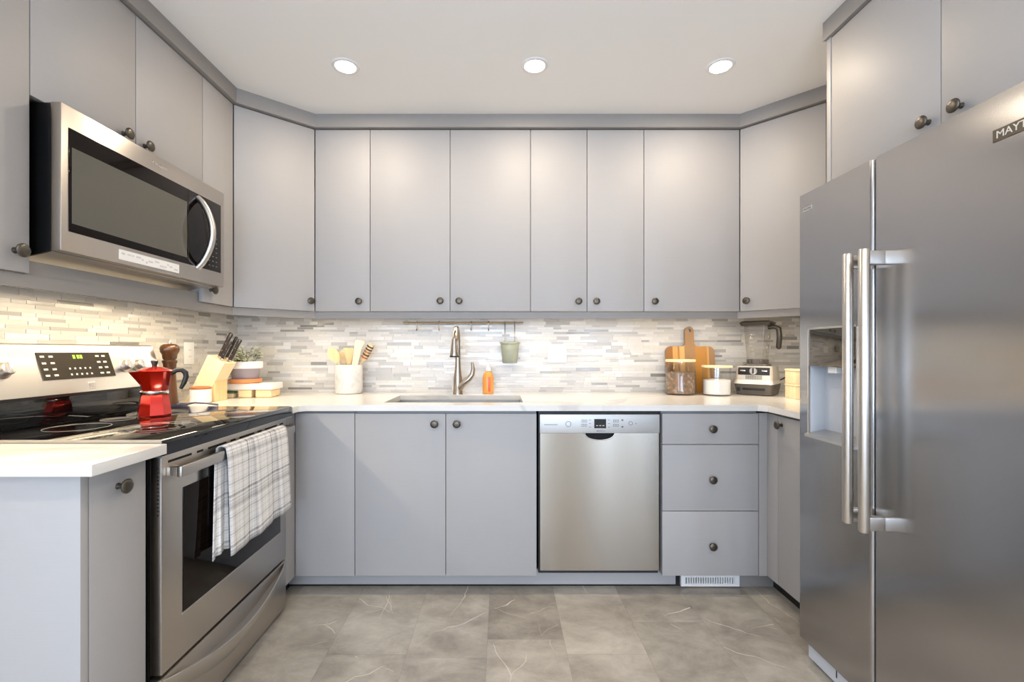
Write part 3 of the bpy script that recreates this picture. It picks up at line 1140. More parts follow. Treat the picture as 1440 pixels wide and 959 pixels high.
# warming drawer with its bowed pull
dr = box('drawer', 0.004, RW - 0.004, 0.002, 0.035, 0.02, 0.232, M['steel'], rg, 0.004)
bm = bmesh.new()
N = 24
prev = None
for k in range(N + 1):
    s_ = k / N
    bow = math.sin(math.pi * s_)
    x_ = 0.012 + (RW - 0.024) * s_
    yo = 0.001 - 0.040 * bow ** 0.7
    zt_ = 0.224 - 0.055 * bow
    sec = [(x_, yo + 0.004, zt_ + 0.002), (x_, yo, zt_), (x_, yo, zt_ - 0.012 - 0.008 * bow), (x_, 0.002, zt_ - 0.035 - 0.05 * bow), (x_, 0.003, zt_ - 0.01)]
    row = [bm.verts.new(p) for p in sec]
    if prev:
        for q in range(5):
            bm.faces.new((prev[q], prev[(q + 1) % 5], row[(q + 1) % 5], row[q]))
    prev = row
fin('drawer_pull', bm, M['steel_bright'], dr, 35)

# towel over the oven handle
tw = thing('dish_towel', 'white and grey checked dish towel folded over the oven door handle', 'towel', (RX + 0.04, RY0 + 0.42, 0.84), R(90))
bm = bmesh.new()
uvl = bm.loops.layers.uv.new('cloth')


def cloth(bm, xa, xb, path, su, ph, flare=0.0, left_skew=0.0):
    nu = 36
    rows = []
    ln = [0.0]
    for a, b in zip(path, path[1:]):
        ln.append(ln[-1] + math.hypot(b[0] - a[0], b[1] - a[1]))
    top = max(p[1] for p in path)
    for i in range(nu + 1):
        s_ = i / nu
        col = []
        for (y, z), l_ in zip(path, ln):
            dn = min(1.0, (top - z) / 0.35)
            x_ = xa + (xb - xa) * s_ + flare * dn * s_ + left_skew * dn * (1 - s_)
            amp = 0.006 * dn
            y_ = y - amp * (1 + math.sin(s_ * 15 + ph) * 0.8 + 0.4 * math.sin(s_ * 31 + 2 * ph))
            z_ = z - 0.006 * dn * math.sin(s_ * 5 + ph)
            col.append((bm.verts.new((x_, y_, z_)), (su + s_ * (xb - xa), l_)))
        rows.append(col)
    for a, b in zip(rows, rows[1:]):
        for k in range(len(path) - 1):
            q = (a[k], b[k], b[k + 1], a[k + 1])
            f = bm.faces.new([v_[0] for v_ in q])
            for lp, v_ in zip(f.loops, q):
                lp[uvl].uv = v_[1]


# in towel coordinates y = 0 is the handle's front plane side, negative towards the room
fpath = [(0.028, -0.25), (0.027, -0.10), (0.024, -0.02)] + [(0.006 + 0.018 * math.cos(a), 0.0 + 0.013 * math.sin(a)) for a in (R(25), R(60), R(90), R(120), R(155))] + \
        [(-0.014, -0.02)] + [(-0.016, -0.02 - 0.33 * k / 14) for k in range(1, 15)]
fpath = [(y, z) for y, z in fpath]
cloth(bm, -0.195, 0.225, fpath, 0.0, 0.6, 0.02, 0.0)
bpath = [(0.016, -0.02 - 0.33 * k / 10) for k in range(10, -1, -1)]
fin('cloth', bm, M['towel'], tw, 60, recalc=False)
bm = bmesh.new()
uvl = bm.loops.layers.uv.new('cloth')
bpath = [(0.012 - 0.004, -0.03 - 0.312 * k / 12) for k in range(13)]
cloth(bm, -0.225, -0.14, bpath, 0.18, 2.0, 0.0, -0.025)
fin('folded_layer', bm, M['towel'], tw, 60, recalc=False)
for o in tw.children:
    md = o.modifiers.new('thick', 'SOLIDIFY')
    md.thickness = 0.003
    md.offset = 0

# ------------------------------------------------------------------ microwave
MY0, MW = 1.287, 0.756
MX = -1.245
mw = thing('microwave', 'stainless steel over-the-range microwave mounted under the short wall cabinet', 'microwave', (MX, MY0, 1.43), R(90))
mz = lambda z: z - 1.43
bm = bmesh.new()
add_prism(bm, [(0.032, mz(1.458)), (0.032, mz(1.876)), (0.395, mz(1.876)), (0.395, mz(1.428)), (0.16, mz(1.428))], 0.004, MW - 0.004, 'YZ')
fin('body', bm, M['black'], mw)
bm = bmesh.new()
ang_ = math.atan2(0.03, 0.128)
add_prism(bm, [(0.036, mz(1.4565)), (0.036, mz(1.4535)), (0.16, mz(1.4265)), (0.39, mz(1.4265)), (0.39, mz(1.4275)), (0.16, mz(1.4275))], 0.008, MW - 0.008, 'YZ')
fin('underside_plate', bm, M['steel_bright'], mw)
fr = box('front_frame', 0.0, MW, 0.0, 0.0315, mz(1.456), mz(1.877), M['steel'], mw, 0.004)
dg = box('door_glass', 0.021, 0.731, -0.002, 0.004, mz(1.515), mz(1.814), M['dark_glass'], mw, 0.0015)
box('window_screen', 0.030, 0.512, -0.0026, 0.002, mz(1.540), mz(1.760), M['mesh_glass'], dg)
box('door_gap', 0.519, 0.5225, -0.0024, 0.002, mz(1.515), mz(1.814), M['dark_vent'], dg)
bm = bmesh.new()
for r_ in range(7):
    for c_ in range(3):
        if r_ in (3,) and c_ == 1:
            continue
        add_box(bm, 0.645 + c_ * 0.024, 0.645 + c_ * 0.024 + 0.010, -0.0026, 0.0, mz(1.535 + r_ * 0.020), mz(1.535 + r_ * 0.020) + 0.004)
fin('keypad_marks', bm, M['mark'], dg)
bm = bmesh.new()
pts = []
for k in range(17):
    s_ = k / 16
    pts.append((0.575 + 0.0 * s_, -0.002 - 0.062 * math.sin(math.pi * s_) ** 0.75, mz(1.512 + 0.285 * s_)))
add_tube(bm, pts, 0.0125, 12, flat=1.0)
fin('handle', bm, M['steel_bright'], mw, 60)
bm = bmesh.new()
text_mesh(bm, 'Whirlpool', 0.017, at(0.372, -0.0006, mz(1.846)) @ FRONT)
fin('logo', bm, M['alu'], mw)
st = box('sticker', 0.194, 0.470, -0.001, 0.0, mz(1.470), mz(1.503), M['white'], mw)
bm = bmesh.new()
random.seed(11)
x = 0.204
while x < 0.45:
    ln = random.choice((0.008, 0.014, 0.02))
    zc = mz(1.4865) + random.choice((-0.006, 0.0, 0.005))
    add_box(bm, x, x + ln, -0.0014, -0.0008, zc - 0.003, zc + 0.003)
    x += ln + random.choice((0.004, 0.010))
fin('faint_print', bm, mat('faint_grey_print', srgb(206, 206, 204), 0.6), st)

# ------------------------------------------------------------------ refrigerator (front faces -x)
FX, FY1 = 1.13, 1.731
fg = thing('refrigerator', 'large stainless steel side-by-side refrigerator with two bar handles', 'refrigerator', (FX, FY1, 0), R(-90))
# local x grows towards the camera, y into the wall
FW = 0.905
box('body', 0.008, FW - 0.008, 0.072, 0.76, 0.03, 1.742, M['panel_steel'], fg, 0.004)


def door_profile(x0, x1, th=0.066, bulge=0.006, r=0.012, n=14):
    pts = []
    for k in range(n + 1):
        s_ = k / n
        x = x0 + (x1 - x0) * s_
        e = min(x - x0, x1 - x)
        edge = r - math.sqrt(max(0.0, r * r - max(0.0, r - e) ** 2)) if e < r else 0.0
        pts.append((x, edge))
    # denser points close to the rounded edges
    ex = []
    for k in range(7):
        a = math.pi / 2 * k / 6
        ex.append((x0 + r - r * math.cos(a), r - r * math.sin(a)))
    ey = []
    for k in range(7):
        a = math.pi / 2 * k / 6
        ey.append((x1 - r + r * math.sin(a), r - r * math.cos(a)))
    front = ex + ey
    return front + [(x1, th), (x0, th)]


bm = bmesh.new()
prof = door_profile(0.350, FW)
add_prism(bm, prof, 0.093, 1.755)
fd = fin('fridge_door', bm, M['steel_fridge'], fg, 30)
# freezer door with the dispenser opening cut through its face
DX0, DX1, DZ0, DZ1 = 0.057, 0.288, 0.862, 1.252
x0, x1 = 0.0, 0.345
bm = bmesh.new()
prof = door_profile(x0, x1)
add_prism(bm, prof, 0.093, DZ0)
add_prism(bm, prof, DZ1, 1.755)
left = [p for p in prof[:7]] + [(DX0, 0.0), (DX0, 0.066), (x0, 0.066)]
right = [(DX1, 0.0)] + [p for p in prof[7:14]] + [(x1, 0.066), (DX1, 0.066)]
add_prism(bm, left, DZ0, DZ1)
add_prism(bm, right, DZ0, DZ1)
bmesh.ops.remove_doubles(bm, verts=bm.verts[:], dist=1e-5)
bad = [f for f in bm.faces if abs(f.normal.z) > 0.99 and (abs(f.calc_center_median().z - DZ0) < 1e-4 or abs(f.calc_center_median().z - DZ1) < 1e-4) and False]
zd = fin('freezer_door', bm, M['steel_fridge'], fg, 30)
ds = box('dispenser_panel', DX0 + .004, DX1 - .004, -0.001, 0.06, 1.116, DZ1 - .004, M['glass_black'], zd, 0.002)
ds.data.materials[0] = mat('dispenser_control_glass', srgb(104, 98, 90), 0.05, 0.9)
bm = bmesh.new()
add_box(bm, DX0, DX1, 0.058, 0.0655, DZ0 + .002, 1.12)
for k in range(6):
    pass
fin('dispenser_recess', bm, M['grey_plastic'], zd)
box('recess_side', DX0 + 0.001, DX0 + 0.004, 0.004, 0.06, DZ0, 1.116, M['grey_plastic'], zd)
box('recess_side', DX1 - 0.004, DX1 - 0.001, 0.004, 0.06, DZ0, 1.116, M['grey_plastic'], zd)
bm = bmesh.new()
add_prism(bm, [(-0.014, DZ0 - 0.004), (-0.014, DZ0 + 0.006), (0.058, DZ0 + 0.022), (0.058, DZ0 - 0.004)], DX0 - 0.002, DX1 + 0.002, 'YZ')
fin('drip_tray', bm, M['steel_bright'], zd)
bm = bmesh.new()
add_box(bm, DX0 + 0.085, DX0 + 0.125, 0.01, 0.04, 1.094, 1.116, 0.002)
fin('nozzle', bm, M['white'], zd)
bm = bmesh.new()
t_ = 0.0035
for a in ((DX0 - t_, DX0 + t_, DZ0 - .004, DZ1 + t_), (DX1 - t_, DX1 + t_, DZ0 - .004, DZ1 + t_), (DX0 - t_, DX1 + t_, DZ1 - t_, DZ1 + t_)):
    add_box(bm, a[0], a[1], -0.003, 0.006, a[2], a[3], 0.001)
fin('dispenser_frame', bm, M['steel_bright'], zd)


def bar_handle(parent, x, z0, z1):
    bm = bmesh.new()
    add_tube(bm, [(x, -0.055, z0), (x, -0.055, z0 + 0.004), (x, -0.055, z1 - 0.004), (x, -0.055, z1)], [0.0125, 0.0145, 0.0145, 0.0125], 20)
    h_ = fin('handle', bm, M['steel_bright'], parent, 50)
    for z in (z0 + 0.006, z1 - 0.046):
        box('bracket', x - 0.011, x + 0.011, -0.05, 0.002, z, z + 0.04, M['steel'], h_, 0.003)


bar_handle(zd, FY1 - 1.412, 0.638, 1.472)
bar_handle(fd, FY1 - 1.349, 0.634, 1.473)
bm = bmesh.new()
add_box(bm, FY1 - 1.045, FY1 - 0.935, -0.002, 0.001, 1.648, 1.676, 0.0006)
bd = fin('badge', bm, M['pewter'], fd)
bm = bmesh.new()
text_mesh(bm, 'MAYTAG', 0.0235, at(FY1 - 0.99, -0.0022, 1.662) @ FRONT)
fin('badge_lettering', bm, M['mark_light'], bd)
bm = bmesh.new()
add_box(bm, 0.028, 0.076, -0.0015, 0.001, 1.688, 1.703, 0.0005)
bd2 = fin('badge', bm, M['panel_steel'], zd)
bm = bmesh.new()
text_mesh(bm, 'MAYTAG', 0.0095, at(0.052, -0.0017, 1.6955) @ FRONT)
fin('badge_lettering', bm, M['mark'], bd2)
bm = bmesh.new()
add_box(bm, 0.012, FW - 0.012, 0.03, 0.07, 0.018, 0.088, 0.002)
kp = fin('kick_plate', bm, M['grey_plastic'], fg)
bm = bmesh.new()
add_box(bm, 0.155, 0.159, 0.0285, 0.031, 0.04, 0.08)
fin('kick_notch', bm, M['rubber'], kp)
for fx_ in (0.03, 0.18, FW - 0.06):
    bm = bmesh.new()
    add_lathe(bm, [(0, 0), (0.022, 0), (0.022, 0.012), (0.012, 0.016), (0.012, 0.03), (0, 0.03)], 16, at(fx_, 0.10, 0.0))
    fin('levelling_foot', bm, M['rubber'], fg)

# ------------------------------------------------------------------ recessed ceiling lights
GL = 'recessed ceiling lights'


def can(x, y, label):
    o = thing('ceiling_light', label, 'light', (x, y, H), 0, GL)
    bm = bmesh.new()
    add_lathe(bm, [(0.043, -0.0005), (0.046, -0.005), (0.058, -0.004), (0.062, 0.0), (0.043, 0.0)], 40)
    fin('trim_ring', bm, M['white'], o, 40)
    bm = bmesh.new()
    add_lathe(bm, [(0.0, -0.006), (0.030, -0.0055), (0.0435, -0.003), (0.0435, 0.0)], 40)
    fin('lens', bm, M['lens'], o, 60)
    area('lamp', (x, y, H - 0.009), (0, 0, 0), 0.085, 0.085, P_SPOT, WARM, 'DISK')
    return o


can(-0.700, 2.045, 'round recessed ceiling light on the left, above the range side')
can(0.150, 2.040, 'round recessed ceiling light in the middle, above the sink')
can(0.985, 2.045, 'round recessed ceiling light on the right, towards the refrigerator')
for x_ in (-0.7, 0.15, 0.985):
    for y_ in (0.15, -1.5):
        o = can(x_, y_, 'round recessed ceiling light behind the photographer')

# ------------------------------------------------------------------ wall fittings
def outlet(label, loc, rz, w_, h_, gangs):
    o = thing('wall_outlet', label, 'outlet', loc, rz)
    box('cover_plate', -w_ / 2, w_ / 2, -0.006, 0.0, -h_ / 2, h_ / 2, M['white'], o, 0.002)
    for g_ in range(gangs):
        x = (g_ - (gangs - 1) / 2) * 0.046
        pl = box('socket', x - 0.0165, x + 0.0165, -0.0085, -0.005, -0.034, 0.034, M['white'], o, 0.0015)
        bm = bmesh.new()
        for zz in (-0.017, 0.017):
            for xx in (-0.006, 0.006):
                add_box(bm, x + xx - 0.001, x + xx + 0.001, -0.0088, -0.008, zz - 0.004, zz + 0.004)
        fin('slots', bm, M['mark'], pl)
    return o


outlet('white double outlet plate on the mosaic wall above the dishwasher', (0.347, YB - 0.0076, 1.155), 0, 0.118, 0.116, 2)
outlet('white outlet plate on the left mosaic wall behind the pepper mill', (XL + 0.0076, 2.395, 1.158), R(90), 0.075, 0.116, 1)

# hanging rail with hooks and a small bucket
ry, rz_ = YB - 0.045, 1.343
hr = thing('utensil_rail', 'thin brass rail on the mosaic wall above the faucet', 'rail', (-0.24, ry, rz_))
bm = bmesh.new()
add_tube(bm, [(-0.365, 0, 0), (0.375, 0, 0)], 0.0055, 12)
fin('bar', bm, M['brass'], hr, 60)
for s_ in (-0.35, 0.36):
    bm = bmesh.new()
    add_tube(bm, [(s_, 0, 0), (s_, 0.038, 0)], 0.0045, 10)
    fin('bracket', bm, M['brass'], hr, 60)
hook_at = ((586.5, 'S-hook on the rail, the leftmost one'), (617.5, 'S-hook on the rail left of the faucet tip'),
           (662.5, 'S-hook on the rail right of the faucet tip'), (687, 'S-hook on the rail nearest the hanging bucket'))
hb = bmesh.new()
add_tube(hb, [(0, 0.008, -0.002), (0, 0.007, 0.006), (0, 0.0, 0.0095), (0, -0.007, 0.006), (0, -0.008, -0.004), (0, -0.006, -0.028), (0, -0.008, -0.042), (0, -0.015, -0.048), (0, -0.022, -0.042)], 0.0028, 8)
first = None
for xp, lab in hook_at:
    X = (xp - 705) / 640 * ry
    if first is None:
        first = fin('s_hook', hb, M['nickel'], None, 60)
        o = first
    else:
        o = first.copy()
        C.objects.link(o)
    o.location = (X, ry, rz_)
    tag(o, 'small metal ' + lab, 'hook', 'hooks on the rail')
bk = thing('hanging_bucket', 'small grey-green bucket hanging from the rail by two wires', 'bucket', (0.052, ry - 0.025, 1.095))
bm = bmesh.new()
add_lathe(bm, [(0.0, 0), (0.043, 0), (0.045, 0.003), (0.057, 0.118), (0.062, 0.119), (0.063, 0.128), (0.059, 0.130), (0.055, 0.126), (0.042, 0.006), (0.0, 0.006)], 36)
fin('pail', bm, M['sage'], bk, 40)
for s_ in (-0.030, 0.030):
    bm = bmesh.new()
    add_tube(bm, [(s_, -0.0, 0.128), (s_, 0.004, 0.16), (s_, 0.015, 0.245), (s_, 0.025, 0.2565), (s_, 0.034, 0.248)], 0.0024, 8)
    add_lathe(bm, [(0, 0), (0.004, 0.002), (0.004, 0.010), (0, 0.013)], 10, at(s_, 0.001, 0.126))
    fin('hanger_wire', bm, M['nickel'], bk, 60)

# ------------------------------------------------------------------ things on the worktop
ZC = CT1
# utensil crock
cr = thing('utensil_crock', 'round pale marble crock holding wooden utensils', 'crock', (-0.921, 2.750, ZC))
bm = bmesh.new()
add_lathe(bm, [(0.0, 0), (0.070, 0), (0.077, 0.004), (0.080, 0.012), (0.081, 0.168), (0.079, 0.173), (0.074, 0.173), (0.072, 0.168), (0.070, 0.012), (0.0, 0.010)], 48)
fin('pot', bm, M['marble'], cr, 40)
CX, CY = -0.921, 2.750


def utensil(name, label, base, tip, head, material, hr=0.0055, hth=0.006, turn=0.0):
    """stick from base to where the head begins; head is an outline in (across, along) metres"""
    b_, t_ = Vector(base), Vector(tip)
    d_ = (t_ - b_).normalized()
    side = d_.cross(Vector((0, -1, 0))).normalized()
    side = Matrix.Rotation(turn, 3, d_) @ side
    nrm = side.cross(d_)
    Mx = Matrix((side, d_, nrm)).transposed().to_4x4()
    Mx.translation = t_
    o = thing(name, label, 'utensil', b_, 0, 'wooden utensils in the crock')
    inv = Matrix.Translation(-b_)
    bm = bmesh.new()
    add_tube(bm, [b_, b_ + (t_ - b_) * 0.5, t_ + d_ * 0.01], [hr, hr * 0.9, hr * 0.9], 10, inv)
    fin('stick', bm, material, o, 60)
    if head:
        bm = bmesh.new()
        add_prism(bm, head, -hth / 2, hth / 2, 'XY', inv @ Mx)
        es = [e for e in bm.edges]
        bmesh.ops.bevel(bm, geom=es, offset=hth * 0.25, segments=2, affect='EDGES')
        fin('head', bm, material, o, 40)
    return o, inv @ Mx


zb = ZC + 0.016
oval = lambda w_, l_: [(w_ * math.sin(a) * (0.75 + 0.25 * math.sin(a / 2) ** 2), l_ / 2 - l_ / 2 * math.cos(a)) for a in [2 * math.pi * k / 24 for k in range(24)]]
utensil('wooden_spoon', 'broad light wooden spoon leaning left out of the crock', (CX + 0.03, CY - 0.0, zb), (CX - 0.058, CY - 0.02, ZC + 0.185),
        oval(0.036, 0.10), M['beech'], turn=0.1)
utensil('wooden_turner', 'angled wooden turner leaning left in the crock, beside the broad spoon', (CX + 0.01, CY + 0.047, zb), (CX - 0.034, CY + 0.032, ZC + 0.175),
        [(-0.012, 0), (0.012, 0), (0.036, 0.085), (0.032, 0.092), (-0.026, 0.080), (-0.03, 0.07)], M['birch'])
utensil('wooden_turner', 'flat wooden turner standing near the middle of the crock', (CX - 0.012, CY + 0.016, zb), (CX + 0.0, CY + 0.006, ZC + 0.172),
        [(-0.012, 0), (0.010, 0), (0.024, 0.095), (0.020, 0.104), (-0.038, 0.100), (-0.042, 0.092)], M['beech'])
utensil('wooden_spatula', 'tall pale straight spatula standing upright in the crock, the highest one', (CX + 0.018, CY - 0.028, zb), (CX + 0.044, CY - 0.032, ZC + 0.150),
        [(-0.018, 0), (0.014, 0), (0.020, 0.13), (0.034, 0.166), (0.020, 0.174), (-0.022, 0.170), (-0.026, 0.16)], M['bamboo'])
o, Mx = utensil('honey_dipper', 'ridged wooden honey dipper leaning right out of the crock', (CX - 0.028, CY + 0.034, zb), (CX + 0.078, CY + 0.012, ZC + 0.195), None, M['birch'])
bm = bmesh.new()
DM = Mx @ Matrix.Rotation(R(-90), 4, 'X')
add_lathe(bm, [(0, 0), (0.010, 0.0), (0.014, 0.012), (0.015, 0.05), (0.0165, 0.108), (0.014, 0.114), (0, 0.116)], 20, DM)
hd_ = fin('head', bm, M['birch'], o, 40)
for k in range(5):
    bm = bmesh.new()
    z_ = 0.022 + 0.0185 * k
    add_lathe(bm, [(0.012, z_), (0.021, z_ + 0.0015), (0.021, z_ + 0.008), (0.012, z_ + 0.0095)], 20, DM)
    fin('ridge', bm, M['walnut'] if k in (1, 3, 4) else M['redwood'], hd_, 30)

# soap bottle
sp = thing('soap_bottle', 'orange dish soap bottle with a clear cap beside the faucet', 'bottle', (-0.080, 2.745, ZC))
bm = bmesh.new()
add_lathe(bm, [(0, 0), (0.028, 0), (0.033, 0.004), (0.0335, 0.085), (0.031, 0.108), (0.022, 0.126), (0.014, 0.134), (0, 0.134)], 32, None, 1.0, 0.75)
fin('bottle_body', bm, M['orange'], sp, 40)
bm = bmesh.new()
add_lathe(bm, [(0.013, 0.134), (0.015, 0.136), (0.015, 0.150), (0.009, 0.160), (0.007, 0.176), (0, 0.178)], 24)
fin('cap', bm, M['ceramic'], sp, 40)
bm = bmesh.new()
for k in range(9):
    pass
add_box(bm, 0.000, 0.016, -0.0268, -0.020, 0.012, 0.100, 0.003)
fin('label_stripe', bm, M['red_label'], sp, 40)

# cutting board leaning on the wall
tilt = math.atan2(0.045, 0.41)
cb = thing('cutting_board', 'striped wooden cutting board with a handle leaning against the mosaic wall', 'board', (1.164, YB - 0.072, ZC + 0.001))
cb.rotation_euler = (-tilt, 0, 0)
w2, hb_ = 0.150, 0.285
out = []
def arc(cx_, cy_, r_, a0, a1, n_=6):
    return [(cx_ + r_ * math.cos(R(a0 + (a1 - a0) * k / n_)), cy_ + r_ * math.sin(R(a0 + (a1 - a0) * k / n_))) for k in range(n_ + 1)]
out += arc(w2 - 0.02, 0.02, 0.02, -90, 0)
out += arc(w2 - 0.035, hb_ - 0.035, 0.035, 0, 90)
out += [(0.050, hb_)] + arc(0.050, hb_ + 0.022, 0.022, 270, 180, 5)
out += arc(0.0, 0.382, 0.027, 0, 180, 10)
out += arc(-0.050, hb_ + 0.022, 0.022, 0, -90, 5)
out += arc(-w2 + 0.035, hb_ - 0.035, 0.035, 90, 180)
out += arc(-w2 + 0.02, 0.02, 0.02, 180, 270)
bm = bmesh.new()
vl = [bm.verts.new((p[0], 0.0, p[1])) for p in out]
hole = [(0.011 * math.cos(2 * math.pi * k / 16), 0.384 + 0.011 * math.sin(2 * math.pi * k / 16)) for k in range(16)]
hv = [bm.verts.new((p[0], 0.0, p[1])) for p in hole]
ed = [bm.edges.new((vl[k], vl[(k + 1) % len(vl)])) for k in range(len(vl))] + [bm.edges.new((hv[k], hv[(k + 1) % 16])) for k in range(16)]
rf = bmesh.ops.triangle_fill(bm, use_beauty=True, edges=ed)
fs = [f for f in rf['geom'] if isinstance(f, bmesh.types.BMFace)]
ex = bmesh.ops.extrude_face_region(bm, geom=fs)
bmesh.ops.translate(bm, vec=(0, 0.018, 0), verts=[g_ for g_ in ex['geom'] if isinstance(g_, bmesh.types.BMVert)])
fin('board', bm, M['acacia'], cb, 35)


# storage jars
def jar(name, label, loc, R_, H_, shoulder, fill, fmat, lid_r, lid_h=0.012):
    o = thing(name, label, 'jar', loc)
    bm = bmesh.new()
    if shoulder:
        prof = [(0, 0.001), (R_ - .006, 0.001), (R_, 0.008), (R_, H_ * 0.62), (R_ * 0.93, H_ * 0.74), (R_ * 0.80, H_ * 0.83), (R_ * 0.80, H_ * 0.93), (R_ * 0.78, H_ * 0.93),
                (R_ * 0.77, H_ * 0.83), (R_ * 0.90, H_ * 0.73), (R_ - .003, H_ * 0.61), (R_ - .003, 0.009), (0, 0.004)]
    else:
        prof = [(0, 0.001), (R_ - .004, 0.001), (R_, 0.005), (R_, H_ - lid_h), (R_ - .003, H_ - lid_h), (R_ - .003, 0.006), (0, 0.004)]
    add_lathe(bm, prof, 48)
    fin('glass', bm, M['clear'], o, 40)
    bm = bmesh.new()
    fr_ = R_ - 0.0045
    fp = [(0, 0.0065), (fr_ - .004, 0.0065), (fr_, 0.010), (fr_, fill), (fr_ * 0.6, fill + 0.006), (0, fill + 0.004)]
    add_lathe(bm, fp, 40)
    fin('contents', bm, fmat, o, 40)
    bm = bmesh.new()
    z0_ = H_ - lid_h
    if shoulder:
        z0_ = H_ * 0.93
    add_lathe(bm, [(0, z0_), (lid_r - .002, z0_), (lid_r, z0_ + 0.002), (lid_r, H_ - 0.002), (lid_r - .002, H_), (0, H_)], 40)
    fin('lid', bm, M['bamboo'], o, 40)
    return o


jar('storage_jar', 'shouldered glass jar of brown tea with a pale wooden lid', (1.058, 2.690, ZC), 0.086, 0.206, True, 0.128, M['tea'], 0.084)
jar('storage_jar', 'straight glass jar half full of white powder with a thin wooden lid', (1.249, 2.640, ZC), 0.077, 0.172, False, 0.088, M['powder'], 0.083)

# blender
bl = thing('blender', 'countertop blender with a cream base and clear jar in the right corner', 'blender', (1.515, 2.690, ZC), R(-42))


def frustum(bm, w0, d0, w1, d1, z0, z1, r_=0.02, cy0=0.0, cy1=0.0, nseg=5):
    def rr(w_, d_, cy):
        pts = []
        for sx_, sy_, a0 in ((1, -1, -90), (1, 1, 0), (-1, 1, 90), (-1, -1, 180)):
            for k in range(nseg + 1):
                a = R(a0 + 90 * k / nseg)
                pts.append((sx_ * (w_ - r_) + r_ * math.cos(a), cy + sy_ * (d_ - r_) + r_ * math.sin(a)))
        return pts
    lo = [bm.verts.new((p[0], p[1], z0)) for p in rr(w0, d0, cy0)]
    hi = [bm.verts.new((p[0], p[1], z1)) for p in rr(w1, d1, cy1)]
    n = len(lo)
    bm.faces.new(lo[::-1])
    bm.faces.new(hi)
    for k in range(n):
        bm.faces.new((lo[k], lo[(k + 1) % n], hi[(k + 1) % n], hi[k]))


bm = bmesh.new()
frustum(bm, 0.092, 0.100, 0.102, 0.112, 0.004, 0.066, 0.018)
fin('base', bm, M['graphite'], bl, 35)
bm = bmesh.new()
add_box(bm, -0.055, 0.06, -0.112, -0.10, 0.030, 0.042, 0.002)
add_box(bm, -0.083, -0.068, -0.110, -0.095, 0.022, 0.046, 0.002)
fin('base_groove', bm, M['rubber'], bl, 35)
bm = bmesh.new()
frustum(bm, 0.104, 0.114, 0.098, 0.100, 0.066, 0.088, 0.018)
frustum(bm, 0.098, 0.100, 0.092, 0.088, 0.088, 0.168, 0.018)
hs_ = fin('housing', bm, M['bisque'], bl, 35)
fm = at(0, -0.1005, 0.088) @ Matrix.Rotation(-math.atan2(0.012, 0.08), 4, 'X')
bm = bmesh.new()
add_box(bm, -0.082, 0.082, -0.002, 0.004, 0.030, 0.074, 0.002, fm)
pn = fin('control_panel', bm, M['rubber'], bl, 35)
bm = bmesh.new()
for k in range(14):
    add_box(bm, -0.040 + k * 0.0062, -0.0375 + k * 0.0062, -0.0015, 0.003, 0.004, 0.027, 0, fm)
fin('front_ribs', bm, M['mark'], bl)
bm = bmesh.new()
add_lathe(bm, [(0, 0), (0.021, 0), (0.021, 0.010), (0.018, 0.013), (0, 0.013)], 28, fm @ at(0, -0.002, 0.052) @ FRONT)
dl = fin('dial', bm, M['alu'], bl, 40)
bm = bmesh.new()
add_box(bm, -0.004, 0.004, -0.0175, -0.014, 0.036, 0.068, 0.0015, fm)
fin('dial_pointer', bm, M['rubber'], dl, 40)
for s_ in (-0.056, 0.056):
    bm = bmesh.new()
    add_box(bm, s_ - 0.014, s_ + 0.014, -0.006, 0.0, 0.050, 0.058, 0.001, fm)
    fin('switch', bm, M['alu'], bl, 40)
bm = bmesh.new()
frustum(bm, 0.066, 0.062, 0.060, 0.058, 0.1685, 0.180, 0.02)
for k in range(12):
    a = 2 * math.pi * k / 12
    add_box(bm, -0.007, 0.007, -0.058, -0.050, 0.178, 0.206, 0.002, Matrix.Rotation(a, 4, 'Z'))
add_lathe(bm, [(0, 0.178), (0.052, 0.178), (0.052, 0.2075), (0, 0.2075)], 28)
fin('collar', bm, M['graphite'], bl, 35)
bm = bmesh.new()
frustum(bm, 0.050, 0.050, 0.064, 0.064, 0.208, 0.404, 0.018)
frustum(bm, 0.047, 0.047, 0.061, 0.061, 0.212, 0.4035, 0.016)
fin('jar', bm, M['smoky'], bl, 35)
bm = bmesh.new()
for k in range(5):
    add_box(bm, -0.030, -0.012 if k % 2 else -0.004, -0.0635 + 0.002 * 0, -0.0605, 0.262 + k * 0.022, 0.2635 + k * 0.022)
fin('measure_marks', bm, M['mark_light'], bl)
bm = bmesh.new()
add_tube(bm, [(0.055, 0, 0.395), (0.085, 0, 0.397), (0.108, 0, 0.385), (0.112, 0, 0.34), (0.108, 0, 0.275), (0.104, 0, 0.268)], [0.014, 0.014, 0.0145, 0.015, 0.014, 0.008], 12)
fin('handle', bm, M['lid_dark'], bl, 50)
bm = bmesh.new()
frustum(bm, 0.074, 0.074, 0.085, 0.080, 0.404, 0.424, 0.018)
frustum(bm, 0.080, 0.076, 0.07, 0.066, 0.424, 0.431, 0.018)
fin('lid', bm, M['lid_dark'], bl, 35)
bm = bmesh.new()
add_tube(bm, [(0.06, 0.10, 0.05), (0.09, 0.115, 0.08), (0.14, 0.10, 0.11), (0.165, 0.06, 0.075), (0.17, 0.03, 0.03), (0.19, 0.04, 0.006), (0.21, 0.10, 0.006)], 0.004, 8)
fin('power_cord', bm, M['rubber'], bl, 60)

